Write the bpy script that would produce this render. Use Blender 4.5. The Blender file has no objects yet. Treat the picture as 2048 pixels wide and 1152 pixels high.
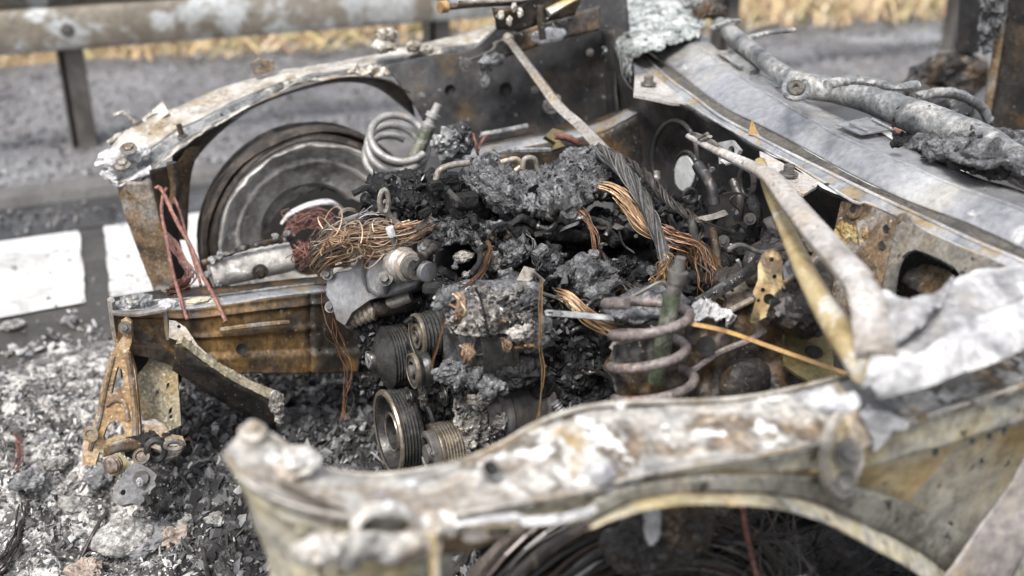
import bpy, bmesh, math, random
from mathutils import Vector, Matrix, noise
from mathutils.geometry import tessellate_polygon
rnd = random.Random(7)
S = bpy.context.scene
C = S.collection
# ------------------------------------------------------------ camera
CAMH, FPX, PITCH, AZ = 1.45, 2227.0, math.radians(23.7), math.radians(66.2)
fwd = Vector((math.cos(PITCH)*math.cos(AZ), math.cos(PITCH)*math.sin(AZ), -math.sin(PITCH)))
right = Vector((math.sin(AZ), -math.cos(AZ), 0))
up = right.cross(fwd)
cam_d = bpy.data.cameras.new('camera'); cam = bpy.data.objects.new('camera', cam_d); C.objects.link(cam)
cam.matrix_world = Matrix((( right.x, up.x, -fwd.x, 0), (right.y, up.y, -fwd.y, 0), (right.z, up.z, -fwd.z, CAMH), (0,0,0,1)))
cam_d.sensor_width = 36; cam_d.lens = FPX/2048*36; cam_d.clip_start = .05; cam_d.clip_end = 1500
cam_d.dof.use_dof = True; cam_d.dof.focus_distance = 2.2; cam_d.dof.aperture_fstop = 1.75; cam_d.dof.aperture_blades = 0
S.camera = cam
# ------------------------------------------------------------ light
W = bpy.data.worlds.new('World'); S.world = W; W.use_nodes = True
nt = W.node_tree; nt.nodes.clear()
sky = nt.nodes.new('ShaderNodeTexSky'); sky.sky_type = 'NISHITA'; sky.sun_disc = False
SUN_EL, SUN_AZ = math.radians(60), math.radians(222)      # azimuth counted from +X towards +Y
sky.sun_elevation = SUN_EL; sky.sun_rotation = math.radians(90)-SUN_AZ; sky.dust_density = 4; sky.air_density = 1; sky.ozone_density = 1
bg = nt.nodes.new('ShaderNodeBackground'); bg.inputs[1].default_value = .09
hs = nt.nodes.new('ShaderNodeHueSaturation'); hs.inputs['Saturation'].default_value = .35
wo = nt.nodes.new('ShaderNodeOutputWorld')
nt.links.new(sky.outputs[0], hs.inputs['Color']); nt.links.new(hs.outputs[0], bg.inputs[0]); nt.links.new(bg.outputs[0], wo.inputs[0])
sd = bpy.data.lights.new('sun', 'SUN'); sd.energy = 1.5; sd.angle = math.radians(16); sd.color = (1, .97, .93)
sun = bpy.data.objects.new('sun', sd); C.objects.link(sun)
sdir = Vector((math.cos(SUN_EL)*math.cos(SUN_AZ), math.cos(SUN_EL)*math.sin(SUN_AZ), math.sin(SUN_EL)))
sun.rotation_euler = sdir.to_track_quat('Z', 'Y').to_euler()
S.view_settings.view_transform = 'Standard'; S.view_settings.look = 'None'; S.view_settings.gamma = 1
S.view_settings.use_curve_mapping = False; S.view_settings.exposure = 1.55
S.cycles.use_denoising = True; S.cycles.max_bounces = 6
# ------------------------------------------------------------ surveying: a sight line meets a plane of the place
def ray(u, v):
    return fwd*FPX + right*(u-1024) + up*(576-v)
def px(u, v, y=None, z=None, x=None):
    d = ray(u, v)
    t = (z-CAMH)/d.z if z is not None else (y/d.y if y is not None else x/d.x)
    return Vector((0,0,CAMH)) + d*t
def PT(p, **k):
    """(u,v) with the default plane, or (u,v,'y',1.2)"""
    if isinstance(p, Vector): return p
    if len(p) == 4: return px(p[0], p[1], **{p[2]: p[3]})
    if len(p) == 3: return px(p[0], p[1], **{list(k)[0]: p[2]})
    return px(p[0], p[1], **k)
def LN(pts, **k): return [PT(p, **k) for p in pts]
def cr(p0, p1, p2, p3, t):
    return .5*((2*p1)+(p2-p0)*t+(2*p0-5*p1+4*p2-p3)*t*t+(3*p1-p0-3*p2+p3)*t*t*t)
def smooth(P, n):
    if len(P) == 2: return [P[0].lerp(P[1], i/(n-1)) for i in range(n)]
    Q = [2*P[0]-P[1]] + list(P) + [2*P[-1]-P[-2]]
    D = []
    for i in range(len(P)-1):
        for j in range(12): D.append(cr(Q[i], Q[i+1], Q[i+2], Q[i+3], j/12))
    D.append(P[-1].copy())
    L = [0]
    for a, b in zip(D, D[1:]): L.append(L[-1]+(b-a).length)
    out = []; k = 0
    for i in range(n):
        s = L[-1]*i/(n-1)
        while k < len(L)-2 and L[k+1] < s: k += 1
        t = (s-L[k])/max(1e-9, L[k+1]-L[k]); out.append(D[k].lerp(D[k+1], min(1, max(0, t))))
    return out
# ------------------------------------------------------------ materials
def mat(name, pal, s=12, pal2=None, s2=40, mix=(.45,.55), rough=(.35,.7), metal=0., bump=.3, bs=90, speck=None, island=False, dist=.6, spec=.5, aniso=(1,1,1), grit=(.72,1.12), gs=None):
    m = bpy.data.materials.new(name); m.use_nodes = True; N = m.node_tree; nd = N.nodes; L = N.links
    b = nd['Principled BSDF']
    tc = nd.new('ShaderNodeTexCoord'); mp = nd.new('ShaderNodeMapping'); mp.inputs['Scale'].default_value = aniso
    L.new(tc.outputs['Object'], mp.inputs[0])
    def nz(sc, det=6, r=.6, d=0, off=0):
        n = nd.new('ShaderNodeTexNoise'); n.inputs['Scale'].default_value = sc; n.inputs['Detail'].default_value = det
        n.inputs['Roughness'].default_value = r; n.inputs['Distortion'].default_value = d
        if off:
            a = nd.new('ShaderNodeVectorMath'); a.inputs[1].default_value = (off, off*1.7, off*.6); L.new(mp.outputs[0], a.inputs[0]); L.new(a.outputs[0], n.inputs['Vector'])
        else: L.new(mp.outputs[0], n.inputs['Vector'])
        return n.outputs['Fac']
    def ramp(fac, cols, lo=.3, hi=.7):
        r = nd.new('ShaderNodeValToRGB'); e = r.color_ramp.elements
        n = len(cols)
        for i, c in enumerate(cols):
            p = lo+(hi-lo)*i/max(1, n-1)
            if i < 2: e[i].position = p; el = e[i]
            else: el = e.new(p)
            el.color = (*c, 1) if len(c) == 3 else c
        L.new(fac, r.inputs[0]); return r.outputs[0]
    if island:
        g = nd.new('ShaderNodeNewGeometry'); f1 = g.outputs['Random Per Island']; col = ramp(f1, pal, 0, 1)
    else: col = ramp(nz(s, 5, .6, dist), pal)
    if pal2:
        c2 = ramp(nz(s2, 6, .65, dist*.5, 3.1), pal2)
        mk = ramp(nz(s*.8, 7, .62, dist, 7.7), [(0,0,0),(1,1,1)], *mix)
        mx = nd.new('ShaderNodeMix'); mx.data_type = 'RGBA'; L.new(mk, mx.inputs[0]); L.new(col, mx.inputs[6]); L.new(c2, mx.inputs[7]); col = mx.outputs[2]
    if speck:
        c3, lo, hi, sc = speck
        mk = ramp(nz(sc, 4, .6, .2, 12.3), [(0,0,0),(1,1,1)], lo, hi)
        mx = nd.new('ShaderNodeMix'); mx.data_type = 'RGBA'; L.new(mk, mx.inputs[0]); L.new(col, mx.inputs[6]); mx.inputs[7].default_value = (*c3, 1); col = mx.outputs[2]
    # fine grime variation
    gr = ramp(nz(gs or bs*1.3, 4, .65, 0, 5.5), [(grit[0],)*3, (grit[1], grit[1]*.99, grit[1]*.97)], .33, .67)
    mx = nd.new('ShaderNodeMix'); mx.data_type = 'RGBA'; mx.blend_type = 'MULTIPLY'; mx.inputs[0].default_value = 1
    L.new(col, mx.inputs[6]); L.new(gr, mx.inputs[7]); col = mx.outputs[2]
    L.new(col, b.inputs['Base Color'])
    rr = nd.new('ShaderNodeMapRange'); rr.inputs[1].default_value = .35; rr.inputs[2].default_value = .65; rr.inputs[3].default_value = rough[0]; rr.inputs[4].default_value = rough[1]
    L.new(nz(s*2.2, 4, .6, 0, 9.9), rr.inputs[0]); L.new(rr.outputs[0], b.inputs['Roughness'])
    b.inputs['Metallic'].default_value = metal; b.inputs['Specular IOR Level'].default_value = spec
    if bump:
        bp = nd.new('ShaderNodeBump'); bp.inputs['Strength'].default_value = bump; bp.inputs['Distance'].default_value = .004
        L.new(nz(bs, 6, .7, .3, 1.3), bp.inputs['Height']); L.new(bp.outputs[0], b.inputs['Normal'])
    return m
M = {}
M['ash_rail'] = mat('ash_rail', [(.095,.09,.09),(.19,.19,.205),(.33,.325,.31),(.46,.44,.41),(.28,.235,.19),(.14,.147,.17)], 6, [(.30,.20,.08),(.38,.30,.19),(.56,.55,.53),(.095,.075,.055),(.30,.23,.165),(.60,.59,.57)], 13, (.46,.54), (.25,.5), .15, .5, 70, ((.66,.66,.66), .60, .63, 22), grit=(.5,1.25), gs=80)
M['ochre_panel'] = mat('ochre_panel', [(.26,.16,.05),(.34,.27,.14),(.42,.38,.27),(.40,.38,.33),(.14,.13,.12)], 6, [(.09,.08,.06),(.26,.26,.24),(.40,.37,.29),(.34,.21,.07)], 13, (.47,.58), (.35,.65), .1, .3, 70, ((.10,.075,.05), .61, .68, 36), grit=(.6,1.25), gs=50)
M['far_rail'] = mat('far_rail', [(.14,.13,.115),(.30,.28,.25),(.47,.44,.40),(.60,.58,.54)], 13, [(.17,.12,.06),(.36,.31,.24)], 26, (.5,.6), (.3,.6), .2, .4, 80, ((.06,.055,.05), .62, .68, 60))
M['cowl'] = mat('cowl', [(.15,.155,.17),(.25,.255,.275),(.35,.355,.37),(.48,.49,.5)], 4, [(.28,.265,.23),(.42,.40,.36),(.62,.62,.61)], 8, (.53,.66), (.18,.4), .35, .12, 50, ((.66,.66,.66), .66, .74, 14))
M['cowl_edge'] = mat('cowl_edge', [(.2,.2,.2),(.45,.45,.46),(.62,.6,.57)], 9, [(.42,.29,.13),(.58,.46,.3)], 14, (.5,.6), (.25,.5), .4, .2, 70)
M['cowl_dark'] = mat('cowl_dark', [(.04,.037,.034),(.08,.074,.066),(.13,.118,.10)], 12, [(.16,.13,.08),(.07,.07,.07)], 30, (.5,.6), (.4,.7), .1, .4, 80, grit=(.5,1.3))
M['rust_dark'] = mat('rust_dark', [(.013,.012,.012),(.03,.027,.025),(.065,.052,.042)], 10, [(.085,.05,.025),(.13,.08,.038),(.055,.046,.04)], 20, (.52,.66), (.28,.6), .2, .45, 110, ((.26,.25,.24), .64, .70, 150), grit=(.5,1.4), gs=120)
M['rust_ochre'] = mat('rust_ochre', [(.035,.03,.026),(.11,.075,.048),(.22,.15,.085),(.27,.23,.17)], 10, [(.17,.165,.16),(.26,.24,.22),(.05,.045,.04)], 16, (.48,.58), (.35,.65), .2, .5, 120, ((.38,.33,.26), .60, .67, 150), grit=(.5,1.4), gs=130)
M['soot_panel'] = mat('soot_panel', [(.022,.021,.021),(.045,.044,.046),(.085,.08,.077)], 6, [(.13,.09,.05),(.055,.05,.048),(.10,.095,.09)], 9, (.5,.64), (.25,.5), .3, .35, 60, ((.30,.30,.31), .65, .71, 55))
M['frame_top'] = mat('frame_top', [(.14,.15,.17),(.28,.29,.31),(.42,.42,.43)], 12, [(.22,.15,.06),(.4,.32,.2)], 20, (.52,.62), (.22,.5), .3, .3, 80)
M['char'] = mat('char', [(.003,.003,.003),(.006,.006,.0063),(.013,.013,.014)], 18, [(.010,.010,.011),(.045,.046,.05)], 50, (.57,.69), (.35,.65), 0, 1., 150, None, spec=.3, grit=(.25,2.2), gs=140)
M['char_pale'] = mat('char_pale', [(.009,.009,.010),(.028,.028,.030),(.085,.087,.092)], 24, [(.04,.04,.043),(.20,.203,.212)], 45, (.44,.6), (.3,.6), 0, 1., 150, None, spec=.45, grit=(.25,2.2), gs=170)
M['ash_clay'] = mat('ash_clay', [(.03,.028,.026),(.12,.11,.10),(.26,.24,.22)], 24, [(.30,.285,.265),(.44,.42,.39)], 50, (.5,.62), (.4,.75), 0, 1., 140, ((.10,.055,.03), .64, .7, 50), grit=(.35,1.6), gs=140)
M['white_ash'] = mat('white_ash', [(.30,.30,.31),(.50,.50,.51),(.66,.66,.67)], 9, [(.10,.10,.11),(.28,.28,.30),(.5,.5,.5)], 18, (.52,.6), (.35,.7), 0, .6, 60, grit=(.6,1.2), gs=70)
M['green_ash'] = mat('green_ash', [(.12,.13,.128),(.36,.38,.378),(.58,.60,.595)], 16, [(.035,.04,.04),(.2,.225,.22),(.62,.64,.64)], 30, (.48,.57), (.3,.55), .1, .9, 80, ((.02,.023,.022), .58, .64, 40), grit=(.4,1.4), gs=80)
M['spring'] = mat('spring', [(.07,.06,.06),(.16,.135,.13),(.27,.24,.235)], 26, [(.19,.10,.065),(.24,.2,.19),(.05,.045,.045)], 44, (.5,.62), (.35,.65), .2, .5, 160, grit=(.5,1.35), gs=150)
M['spring_grey'] = mat('spring_grey', [(.14,.14,.14),(.28,.275,.27),(.40,.39,.375)], 20, [(.22,.16,.10),(.3,.28,.26)], 40, (.55,.66), (.3,.55), .3, .3, 160)
M['green_rod'] = mat('green_rod', [(.045,.055,.04),(.08,.095,.06),(.15,.165,.12)], 25, [(.19,.17,.13),(.24,.24,.215),(.04,.04,.036)], 34, (.49,.6), (.35,.6), .1, .5, 160, grit=(.45,1.4), gs=140)
M['alu'] = mat('alu', [(.05,.047,.045),(.11,.10,.095),(.19,.175,.165)], 10, [(.12,.125,.135),(.20,.21,.225),(.14,.10,.07)], 9, (.5,.62), (.28,.5), .35, .25, 120, aniso=(1,1,.35))
M['steel'] = mat('steel', [(.045,.043,.041),(.11,.105,.10),(.21,.20,.185)], 30, [(.11,.085,.06),(.17,.145,.115)], 40, (.55,.65), (.4,.65), .25, .3, 160)
M['bolt'] = mat('bolt', [(.04,.038,.036),(.10,.095,.09),(.19,.18,.165)], 60, None, 40, (.55,.65), (.4,.65), .2, .3, 200)
M['pulley'] = mat('pulley', [(.03,.03,.031),(.06,.06,.06),(.12,.11,.10)], 30, [(.16,.13,.10),(.09,.09,.09)], 40, (.55,.68), (.22,.45), .6, .15, 160)
M['pulley_rim'] = mat('pulley_rim', [(.12,.105,.085),(.22,.19,.15),(.34,.30,.24)], 40, None, 40, (.55,.65), (.25,.45), .6, .15, 160)
M['copper'] = mat('copper', [(.03,.018,.012),(.15,.07,.035),(.24,.12,.065),(.30,.17,.095),(.08,.045,.03),(.05,.045,.04)], 1, None, rough=(.3,.5), metal=.4, bump=0, island=True)
M['copper_red'] = mat('copper_red', [(.08,.035,.03),(.18,.07,.055),(.26,.12,.095),(.09,.045,.04)], 40, [(.15,.11,.10),(.22,.085,.065)], 30, (.5,.6), rough=(.4,.7), metal=.1, bump=.4, bs=200, grit=(.4,1.3), gs=120)
M['gold_wire'] = mat('gold_wire', [(.06,.04,.025),(.22,.13,.06),(.34,.22,.10),(.17,.09,.04),(.10,.08,.06),(.28,.17,.09)], 1, None, rough=(.28,.45), metal=.4, bump=0, island=True)
M['nest_wire'] = mat('nest_wire', [(.20,.09,.05),(.28,.18,.11),(.40,.30,.2),(.14,.12,.10),(.22,.10,.06),(.34,.25,.16),(.06,.045,.035)], 1, None, rough=(.35,.55), metal=.3, bump=0, island=True)
M['grey_wire'] = mat('grey_wire', [(.03,.03,.03),(.10,.10,.10),(.19,.185,.18),(.07,.06,.05),(.26,.26,.26)], 1, None, rough=(.35,.6), metal=.3, bump=0, island=True)
M['dark_wire'] = mat('dark_wire', [(.012,.012,.012),(.045,.042,.04),(.08,.07,.065),(.02,.02,.02),(.09,.055,.04)], 1, None, rough=(.3,.5), metal=.2, bump=0, island=True)
M['ochre_tube'] = mat('ochre_tube', [(.22,.16,.07),(.40,.31,.16),(.5,.43,.27)], 14, [(.5,.46,.38),(.66,.64,.6)], 22, (.55,.62), (.35,.6), .1, .3, 130)
M['hinge'] = mat('hinge', [(.17,.15,.13),(.29,.27,.25),(.42,.40,.38)], 10, [(.27,.19,.10),(.38,.33,.27)], 22, (.5,.64), (.3,.5), .3, .35, 120, ((.14,.11,.08), .60, .66, 90), grit=(.6,1.3), gs=110)
M['olive'] = mat('olive', [(.07,.06,.03),(.16,.135,.06),(.24,.21,.12)], 14, [(.05,.04,.02),(.2,.15,.06)], 40, (.5,.62), (.35,.6), .2, .35, 130)
M['olive_spot'] = mat('olive_spot', [(.05,.03,.015),(.20,.12,.04),(.34,.26,.12),(.4,.36,.22)], 22, [(.03,.022,.015),(.12,.07,.03)], 55, (.5,.58), (.35,.6), .2, .35, 130)
M['bar_yellow'] = mat('bar_yellow', [(.22,.13,.06),(.45,.28,.12),(.55,.38,.2)], 14, [(.55,.33,.09),(.6,.4,.15)], 12, (.55,.66), (.35,.6), .2, .3, 130)
M['beam'] = mat('beam', [(.15,.13,.105),(.24,.21,.17),(.33,.30,.26)], 5, [(.45,.46,.46),(.58,.6,.6)], 12, (.5,.58), (.3,.55), .3, .15, 40)
M['post'] = mat('post', [(.07,.063,.06),(.14,.13,.12),(.2,.19,.18)], 5, None, rough=(.35,.6), metal=.3, bump=.15)
M['wheel_ring'] = mat('wheel_ring', [(.015,.014,.013),(.05,.04,.035),(.11,.09,.075)], 20, [(.2,.17,.14),(.1,.07,.05)], 60, (.58,.66), (.3,.6), .3, .5, 110)
M['rim'] = mat('rim', [(.26,.24,.22),(.46,.44,.42),(.66,.64,.62)], 7, [(.08,.075,.07),(.30,.29,.28),(.56,.54,.52)], 11, (.5,.6), (.3,.6), .0, .4, 70, ((.75,.74,.72), .62, .67, 22), grit=(.6,1.25), gs=60)
M['tube_grey'] = mat('tube_grey', [(.07,.073,.075),(.17,.175,.18),(.33,.335,.335)], 13, [(.05,.045,.04),(.40,.40,.39),(.2,.17,.13)], 26, (.52,.63), (.3,.55), .2, .45, 90, ((.03,.028,.026), .62, .67, 40), grit=(.5,1.35), gs=90)
M['asphalt'] = mat('asphalt', [(.03,.028,.027),(.05,.047,.044),(.075,.07,.064)], 3, None, rough=(.35,.7), bump=.8, bs=60)
M['verge'] = mat('verge', [(.09,.088,.095),(.14,.138,.145),(.20,.197,.2)], 1.3, [(.22,.23,.245),(.30,.31,.33)], 3, (.55,.66), (.3,.75), 0, 1., 30)
M['kerb'] = mat('kerb', [(.06,.058,.058),(.10,.097,.095),(.14,.138,.135)], 4, None, rough=(.4,.8), bump=.5, bs=40)
M['gutter'] = mat('gutter', [(.02,.02,.021),(.04,.04,.042),(.06,.06,.06)], 4, None, rough=(.15,.5), bump=.4, bs=40)
M['paint'] = mat('paint', [(.34,.34,.34),(.52,.52,.52),(.62,.62,.62)], 5, [(.10,.10,.10),(.56,.56,.56)], 9, (.60,.66), (.3,.55), 0, .3, 60, ((.12,.12,.12), .63, .67, 30), grit=(.75,1.1), gs=90)
M['stones'] = mat('stones', [(.05,.05,.055),(.10,.10,.105),(.17,.167,.17),(.27,.27,.275),(.09,.085,.085),(.20,.17,.15)], 1, None, rough=(.3,.7), bump=0, island=True)
M['field'] = mat('field', [(.24,.17,.09),(.36,.27,.15),(.22,.21,.10)], 2, None, rough=(.7,.9), bump=.5, bs=20)
M['dry_grass'] = mat('dry_grass', [(.36,.22,.11),(.50,.36,.19),(.62,.50,.30),(.44,.30,.18),(.42,.41,.18),(.64,.55,.40),(.40,.24,.14),(.5,.42,.3)], 1, None, rough=(.5,.8), bump=0, island=True)
M['ash_ground'] = mat('ash_ground', [(.02,.02,.02),(.07,.067,.064),(.2,.195,.19)], 20, [(.34,.33,.32),(.62,.6,.58)], 60, (.48,.58), (.4,.8), 0, 1., 120, ((.62,.6,.58), .58, .64, 90), grit=(.4,1.4), gs=130)
M['char_ground'] = mat('char_ground', [(.008,.008,.008),(.022,.02,.02),(.05,.047,.045)], 14, [(.1,.095,.09),(.03,.03,.03)], 45, (.6,.66), (.3,.8), 0, 1., 90)
M['flakes'] = mat('flakes', [(.03,.03,.032),(.15,.15,.155),(.40,.40,.41),(.62,.61,.60),(.08,.075,.07),(.36,.34,.31),(.03,.03,.03),(.24,.24,.25),(.76,.76,.76),(.05,.05,.05),(.46,.46,.47)], 1, None, rough=(.3,.7), bump=.5, bs=160, island=True)
M['flakes_dark'] = mat('flakes_dark', [(.012,.012,.013),(.03,.03,.032),(.07,.07,.075),(.015,.015,.015),(.16,.16,.17),(.03,.028,.026),(.34,.34,.34),(.02,.02,.02)], 1, None, rough=(.25,.6), bump=.5, bs=160, island=True)
M['lump_white'] = mat('lump_white', [(.28,.275,.27),(.48,.47,.46),(.64,.64,.64)], 24, [(.07,.07,.07),(.26,.25,.24),(.42,.4,.38)], 34, (.48,.58), (.4,.8), 0, 1., 110, grit=(.4,1.25), gs=120)
M['lump_brown'] = mat('lump_brown', [(.16,.12,.10),(.32,.26,.22),(.5,.46,.42)], 20, None, rough=(.4,.8), bump=.8, bs=120)
M['lump_grey'] = mat('lump_grey', [(.07,.07,.072),(.16,.16,.165),(.3,.3,.31)], 25, [(.5,.5,.5),(.3,.29,.28)], 40, (.58,.66), (.35,.7), 0, .8, 150)
M['ash_mottle'] = mat('ash_mottle', [(.10,.10,.105),(.26,.26,.27),(.46,.46,.47),(.6,.6,.61)], 11, [(.32,.29,.24),(.2,.2,.21),(.66,.66,.66)], 18, (.5,.6), (.35,.7), 0, .6, 60)
M['speckled'] = mat('speckled', [(.16,.135,.09),(.28,.25,.18),(.36,.33,.25)], 14, [(.22,.15,.06),(.33,.27,.16)], 22, (.52,.64), (.4,.7), .1, .5, 120, ((.5,.46,.36), .56, .64, 130), grit=(.5,1.4), gs=150)
M['orange_rust'] = mat('orange_rust', [(.34,.19,.06),(.46,.30,.12),(.5,.38,.2)], 5, None, rough=(.4,.6), bump=.3, bs=60)
M['door_skin'] = mat('door_skin', [(.15,.135,.13),(.24,.22,.21),(.34,.315,.30)], 5, [(.30,.23,.14),(.2,.19,.19),(.42,.40,.38)], 9, (.5,.62), (.3,.55), .1, .3, 60, grit=(.6,1.2), gs=60)
M['rust_box'] = mat('rust_box', [(.012,.011,.010),(.03,.024,.019),(.07,.048,.032)], 8, [(.10,.058,.022),(.17,.10,.036),(.05,.038,.03)], 13, (.5,.64), (.28,.6), .2, .45, 110, ((.22,.2,.18), .66, .70, 120), grit=(.5,1.4), gs=100, aniso=(1,1,.6))
M['crumb'] = mat('crumb', [(.006,.006,.006),(.014,.014,.015),(.035,.035,.037),(.009,.009,.009),(.075,.075,.08),(.012,.011,.011),(.15,.15,.157),(.02,.019,.019)], 1, None, rough=(.35,.7), bump=.4, bs=200, island=True, spec=.3)
M['arm'] = mat('arm', [(.24,.215,.19),(.40,.375,.36),(.56,.54,.52)], 9, [(.34,.24,.13),(.46,.41,.35),(.2,.17,.14)], 19, (.5,.64), (.3,.5), .2, .4, 120, ((.16,.12,.08), .61, .66, 80), grit=(.6,1.25), gs=110)
M['ochre_steel'] = mat('ochre_steel', [(.09,.06,.035),(.24,.15,.075),(.36,.24,.12),(.40,.32,.22)], 12, [(.28,.25,.21),(.44,.40,.34)], 18, (.52,.62), (.35,.65), .15, .5, 120, ((.55,.47,.36), .58, .66, 150), grit=(.55,1.35), gs=130)
M['bulkhead_grey'] = mat('bulkhead_grey', [(.07,.066,.055),(.15,.145,.125),(.24,.235,.21)], 10, [(.16,.12,.07),(.28,.275,.26)], 17, (.5,.6), (.35,.65), .2, .45, 110, ((.03,.027,.022), .62, .67, 40), grit=(.55,1.35), gs=120)
M['tan_panel'] = mat('tan_panel', [(.30,.19,.065),(.40,.29,.13),(.42,.36,.24),(.38,.36,.31),(.34,.22,.08)], 4, [(.13,.11,.08),(.30,.29,.26),(.44,.40,.32)], 12, (.52,.62), (.35,.65), .1, .3, 70, ((.10,.075,.05), .62, .68, 36), grit=(.65,1.2), gs=50)
M['burnt_alloy'] = mat('burnt_alloy', [(.04,.04,.042),(.09,.09,.094),(.16,.16,.165)], 14, [(.2,.19,.18),(.07,.065,.06)], 26, (.52,.62), (.4,.7), .1, .6, 110, grit=(.5,1.3), gs=120)
M['flakes_mid'] = mat('flakes_mid', [(.015,.015,.016),(.05,.05,.052),(.12,.12,.125),(.02,.02,.02),(.26,.26,.27),(.04,.038,.036),(.42,.42,.43),(.025,.024,.022),(.09,.085,.08)], 1, None, rough=(.3,.7), bump=.5, bs=160, island=True)
M['bright_hole'] = mat('bright_hole', [(.35,.37,.37),(.5,.52,.52),(.55,.56,.56)], 10, None, rough=(.4,.6), bump=.1)  # pale tone imitating the bright background behind the firewall hole
M['hollow_shade'] = mat('hollow_shade', [(.006,.006,.006),(.012,.011,.01)], 10, None, rough=(.6,.9), bump=.4)  # near-black colour standing in for the shade inside holes and hollows
# ------------------------------------------------------------ builders
def finish(name, me, m, parent=None, kind=None, label=None, cat=None, group=None, sharp=35, mods=()):
    o = bpy.data.objects.new(name, me)
    if m and not me.materials: me.materials.append(M[m] if isinstance(m, str) else m)
    if sharp is not None:
        me.shade_smooth()
        try: me.set_sharp_from_angle(angle=math.radians(sharp))
        except Exception: pass
    C.objects.link(o)
    if parent is not None: attach(o, parent)
    if kind: o['kind'] = kind
    if label: o['label'] = label
    if cat: o['category'] = cat
    if group: o['group'] = group
    return o
def attach(o, parent):
    o.parent = parent
    o.matrix_parent_inverse = (Matrix.Translation(parent.location) if parent.type == 'EMPTY' else Matrix.Identity(4)).inverted()
def rebase(o):
    vs = [v.co for v in o.data.vertices]
    c = Vector((sum(v.x for v in vs)/len(vs), sum(v.y for v in vs)/len(vs), min(v.z for v in vs)))
    o.data.transform(Matrix.Translation(-c)); o.location = c
    return o
def top(o, label, cat, group=None):
    o['label'] = label; o['category'] = cat
    if group: o['group'] = group
    return rebase(o)
def thing(name, loc, label, cat, group=None):
    o = bpy.data.objects.new(name, None); C.objects.link(o); o.location = loc; o.empty_display_size = .1
    o['label'] = label; o['category'] = cat
    if group: o['group'] = group
    return o
def solid(o, t, off=-1):
    md = o.modifiers.new('solid', 'SOLIDIFY'); md.thickness = t; md.offset = off; return o
def fr(p, s, oct=5, seed=0):
    return noise.fractal(Vector((p.x*s+seed*3.7, p.y*s-seed*1.9, p.z*s+seed*.83)), .82, 2.1, oct)
def crackle(p, s, seed=0):
    q = Vector((p.x*s+seed*3.7, p.y*s-seed*1.9, p.z*s+seed*.83))
    d = noise.voronoi(q)[0]
    return min(1, (d[1]-d[0])*2.2)
def crust_disp(p, amp, s, seed=0):
    return amp*(fr(p, s, 5, seed)*.95 + .32*(crackle(p, s*1.6, seed)-.5))
def ribbon(name, lines, m, parent=None, n=60, k=3, thick=.0025, disp=0, ds=18, across='lin', ragged=0, rs=25, holes=0, seed=0, crust=False, sharp=40, edge_keep=False, off=-1, warp=0):
    R = [smooth(l, n) for l in lines]
    rows = []
    if across == 'lin':
        for i in range(len(R)-1):
            for j in range(k): rows.append([R[i][a].lerp(R[i+1][a], j/k) for a in range(n)])
        rows.append(R[-1])
    else:
        tot = (len(R)-1)*k+1
        cols = [smooth([r[a] for r in R], tot) for a in range(n)]
        rows = [[cols[a][j] for a in range(n)] for j in range(tot)]
    nr = len(rows)
    G = []
    for j in range(nr):
        g = []
        for a in range(n):
            du = rows[j][min(n-1, a+1)]-rows[j][max(0, a-1)]; dv = rows[min(nr-1, j+1)][a]-rows[max(0, j-1)][a]
            nn = du.cross(dv)
            nn = nn.normalized() if nn.length > 1e-12 else Vector((0,0,1))
            p = rows[j][a]
            if nn.dot(Vector((0,0,CAMH))-p) < 0: nn = -nn
            q = p.copy()
            if warp: q += nn*warp*fr(p, 5, 2, seed+2)
            if disp:
                q += nn*(crust_disp(p, disp, ds, seed) if crust else disp*fr(p, ds, 4, seed))
            g.append(q)
        G.append(g)
    vs = [v for g in G for v in g]; fs = []
    for j in range(nr-1):
        for a in range(n-1):
            if ragged:
                c = rows[j][a]; e = min(j, nr-2-j)/(nr-1)*2; e2 = min(a, n-2-a)/(n-1)*6
                e = min(e, e2)
                if e < ragged*(.5+1.1*fr(c, rs, 4, seed+9)): continue
            if holes:
                if fr(rows[j][a], rs, 4, seed+19) > holes: continue
            fs.append((j*n+a, j*n+a+1, (j+1)*n+a+1, (j+1)*n+a))
    me = bpy.data.meshes.new(name); me.from_pydata(vs, [], fs)
    bm = bmesh.new(); bm.from_mesh(me); bmesh.ops.delete(bm, geom=[v for v in bm.verts if not v.link_faces], context='VERTS')
    # orient towards camera
    for f in bm.faces: f.normal_update()
    if bm.faces:
        s = sum(f.normal.dot(Vector((0,0,CAMH))-f.calc_center_median()) for f in bm.faces)
        if s < 0: bmesh.ops.reverse_faces(bm, faces=bm.faces[:])
    bm.to_mesh(me); bm.free()
    o = finish(name, me, m, parent, sharp=sharp)
    if thick: solid(o, thick, off)
    return o
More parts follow.
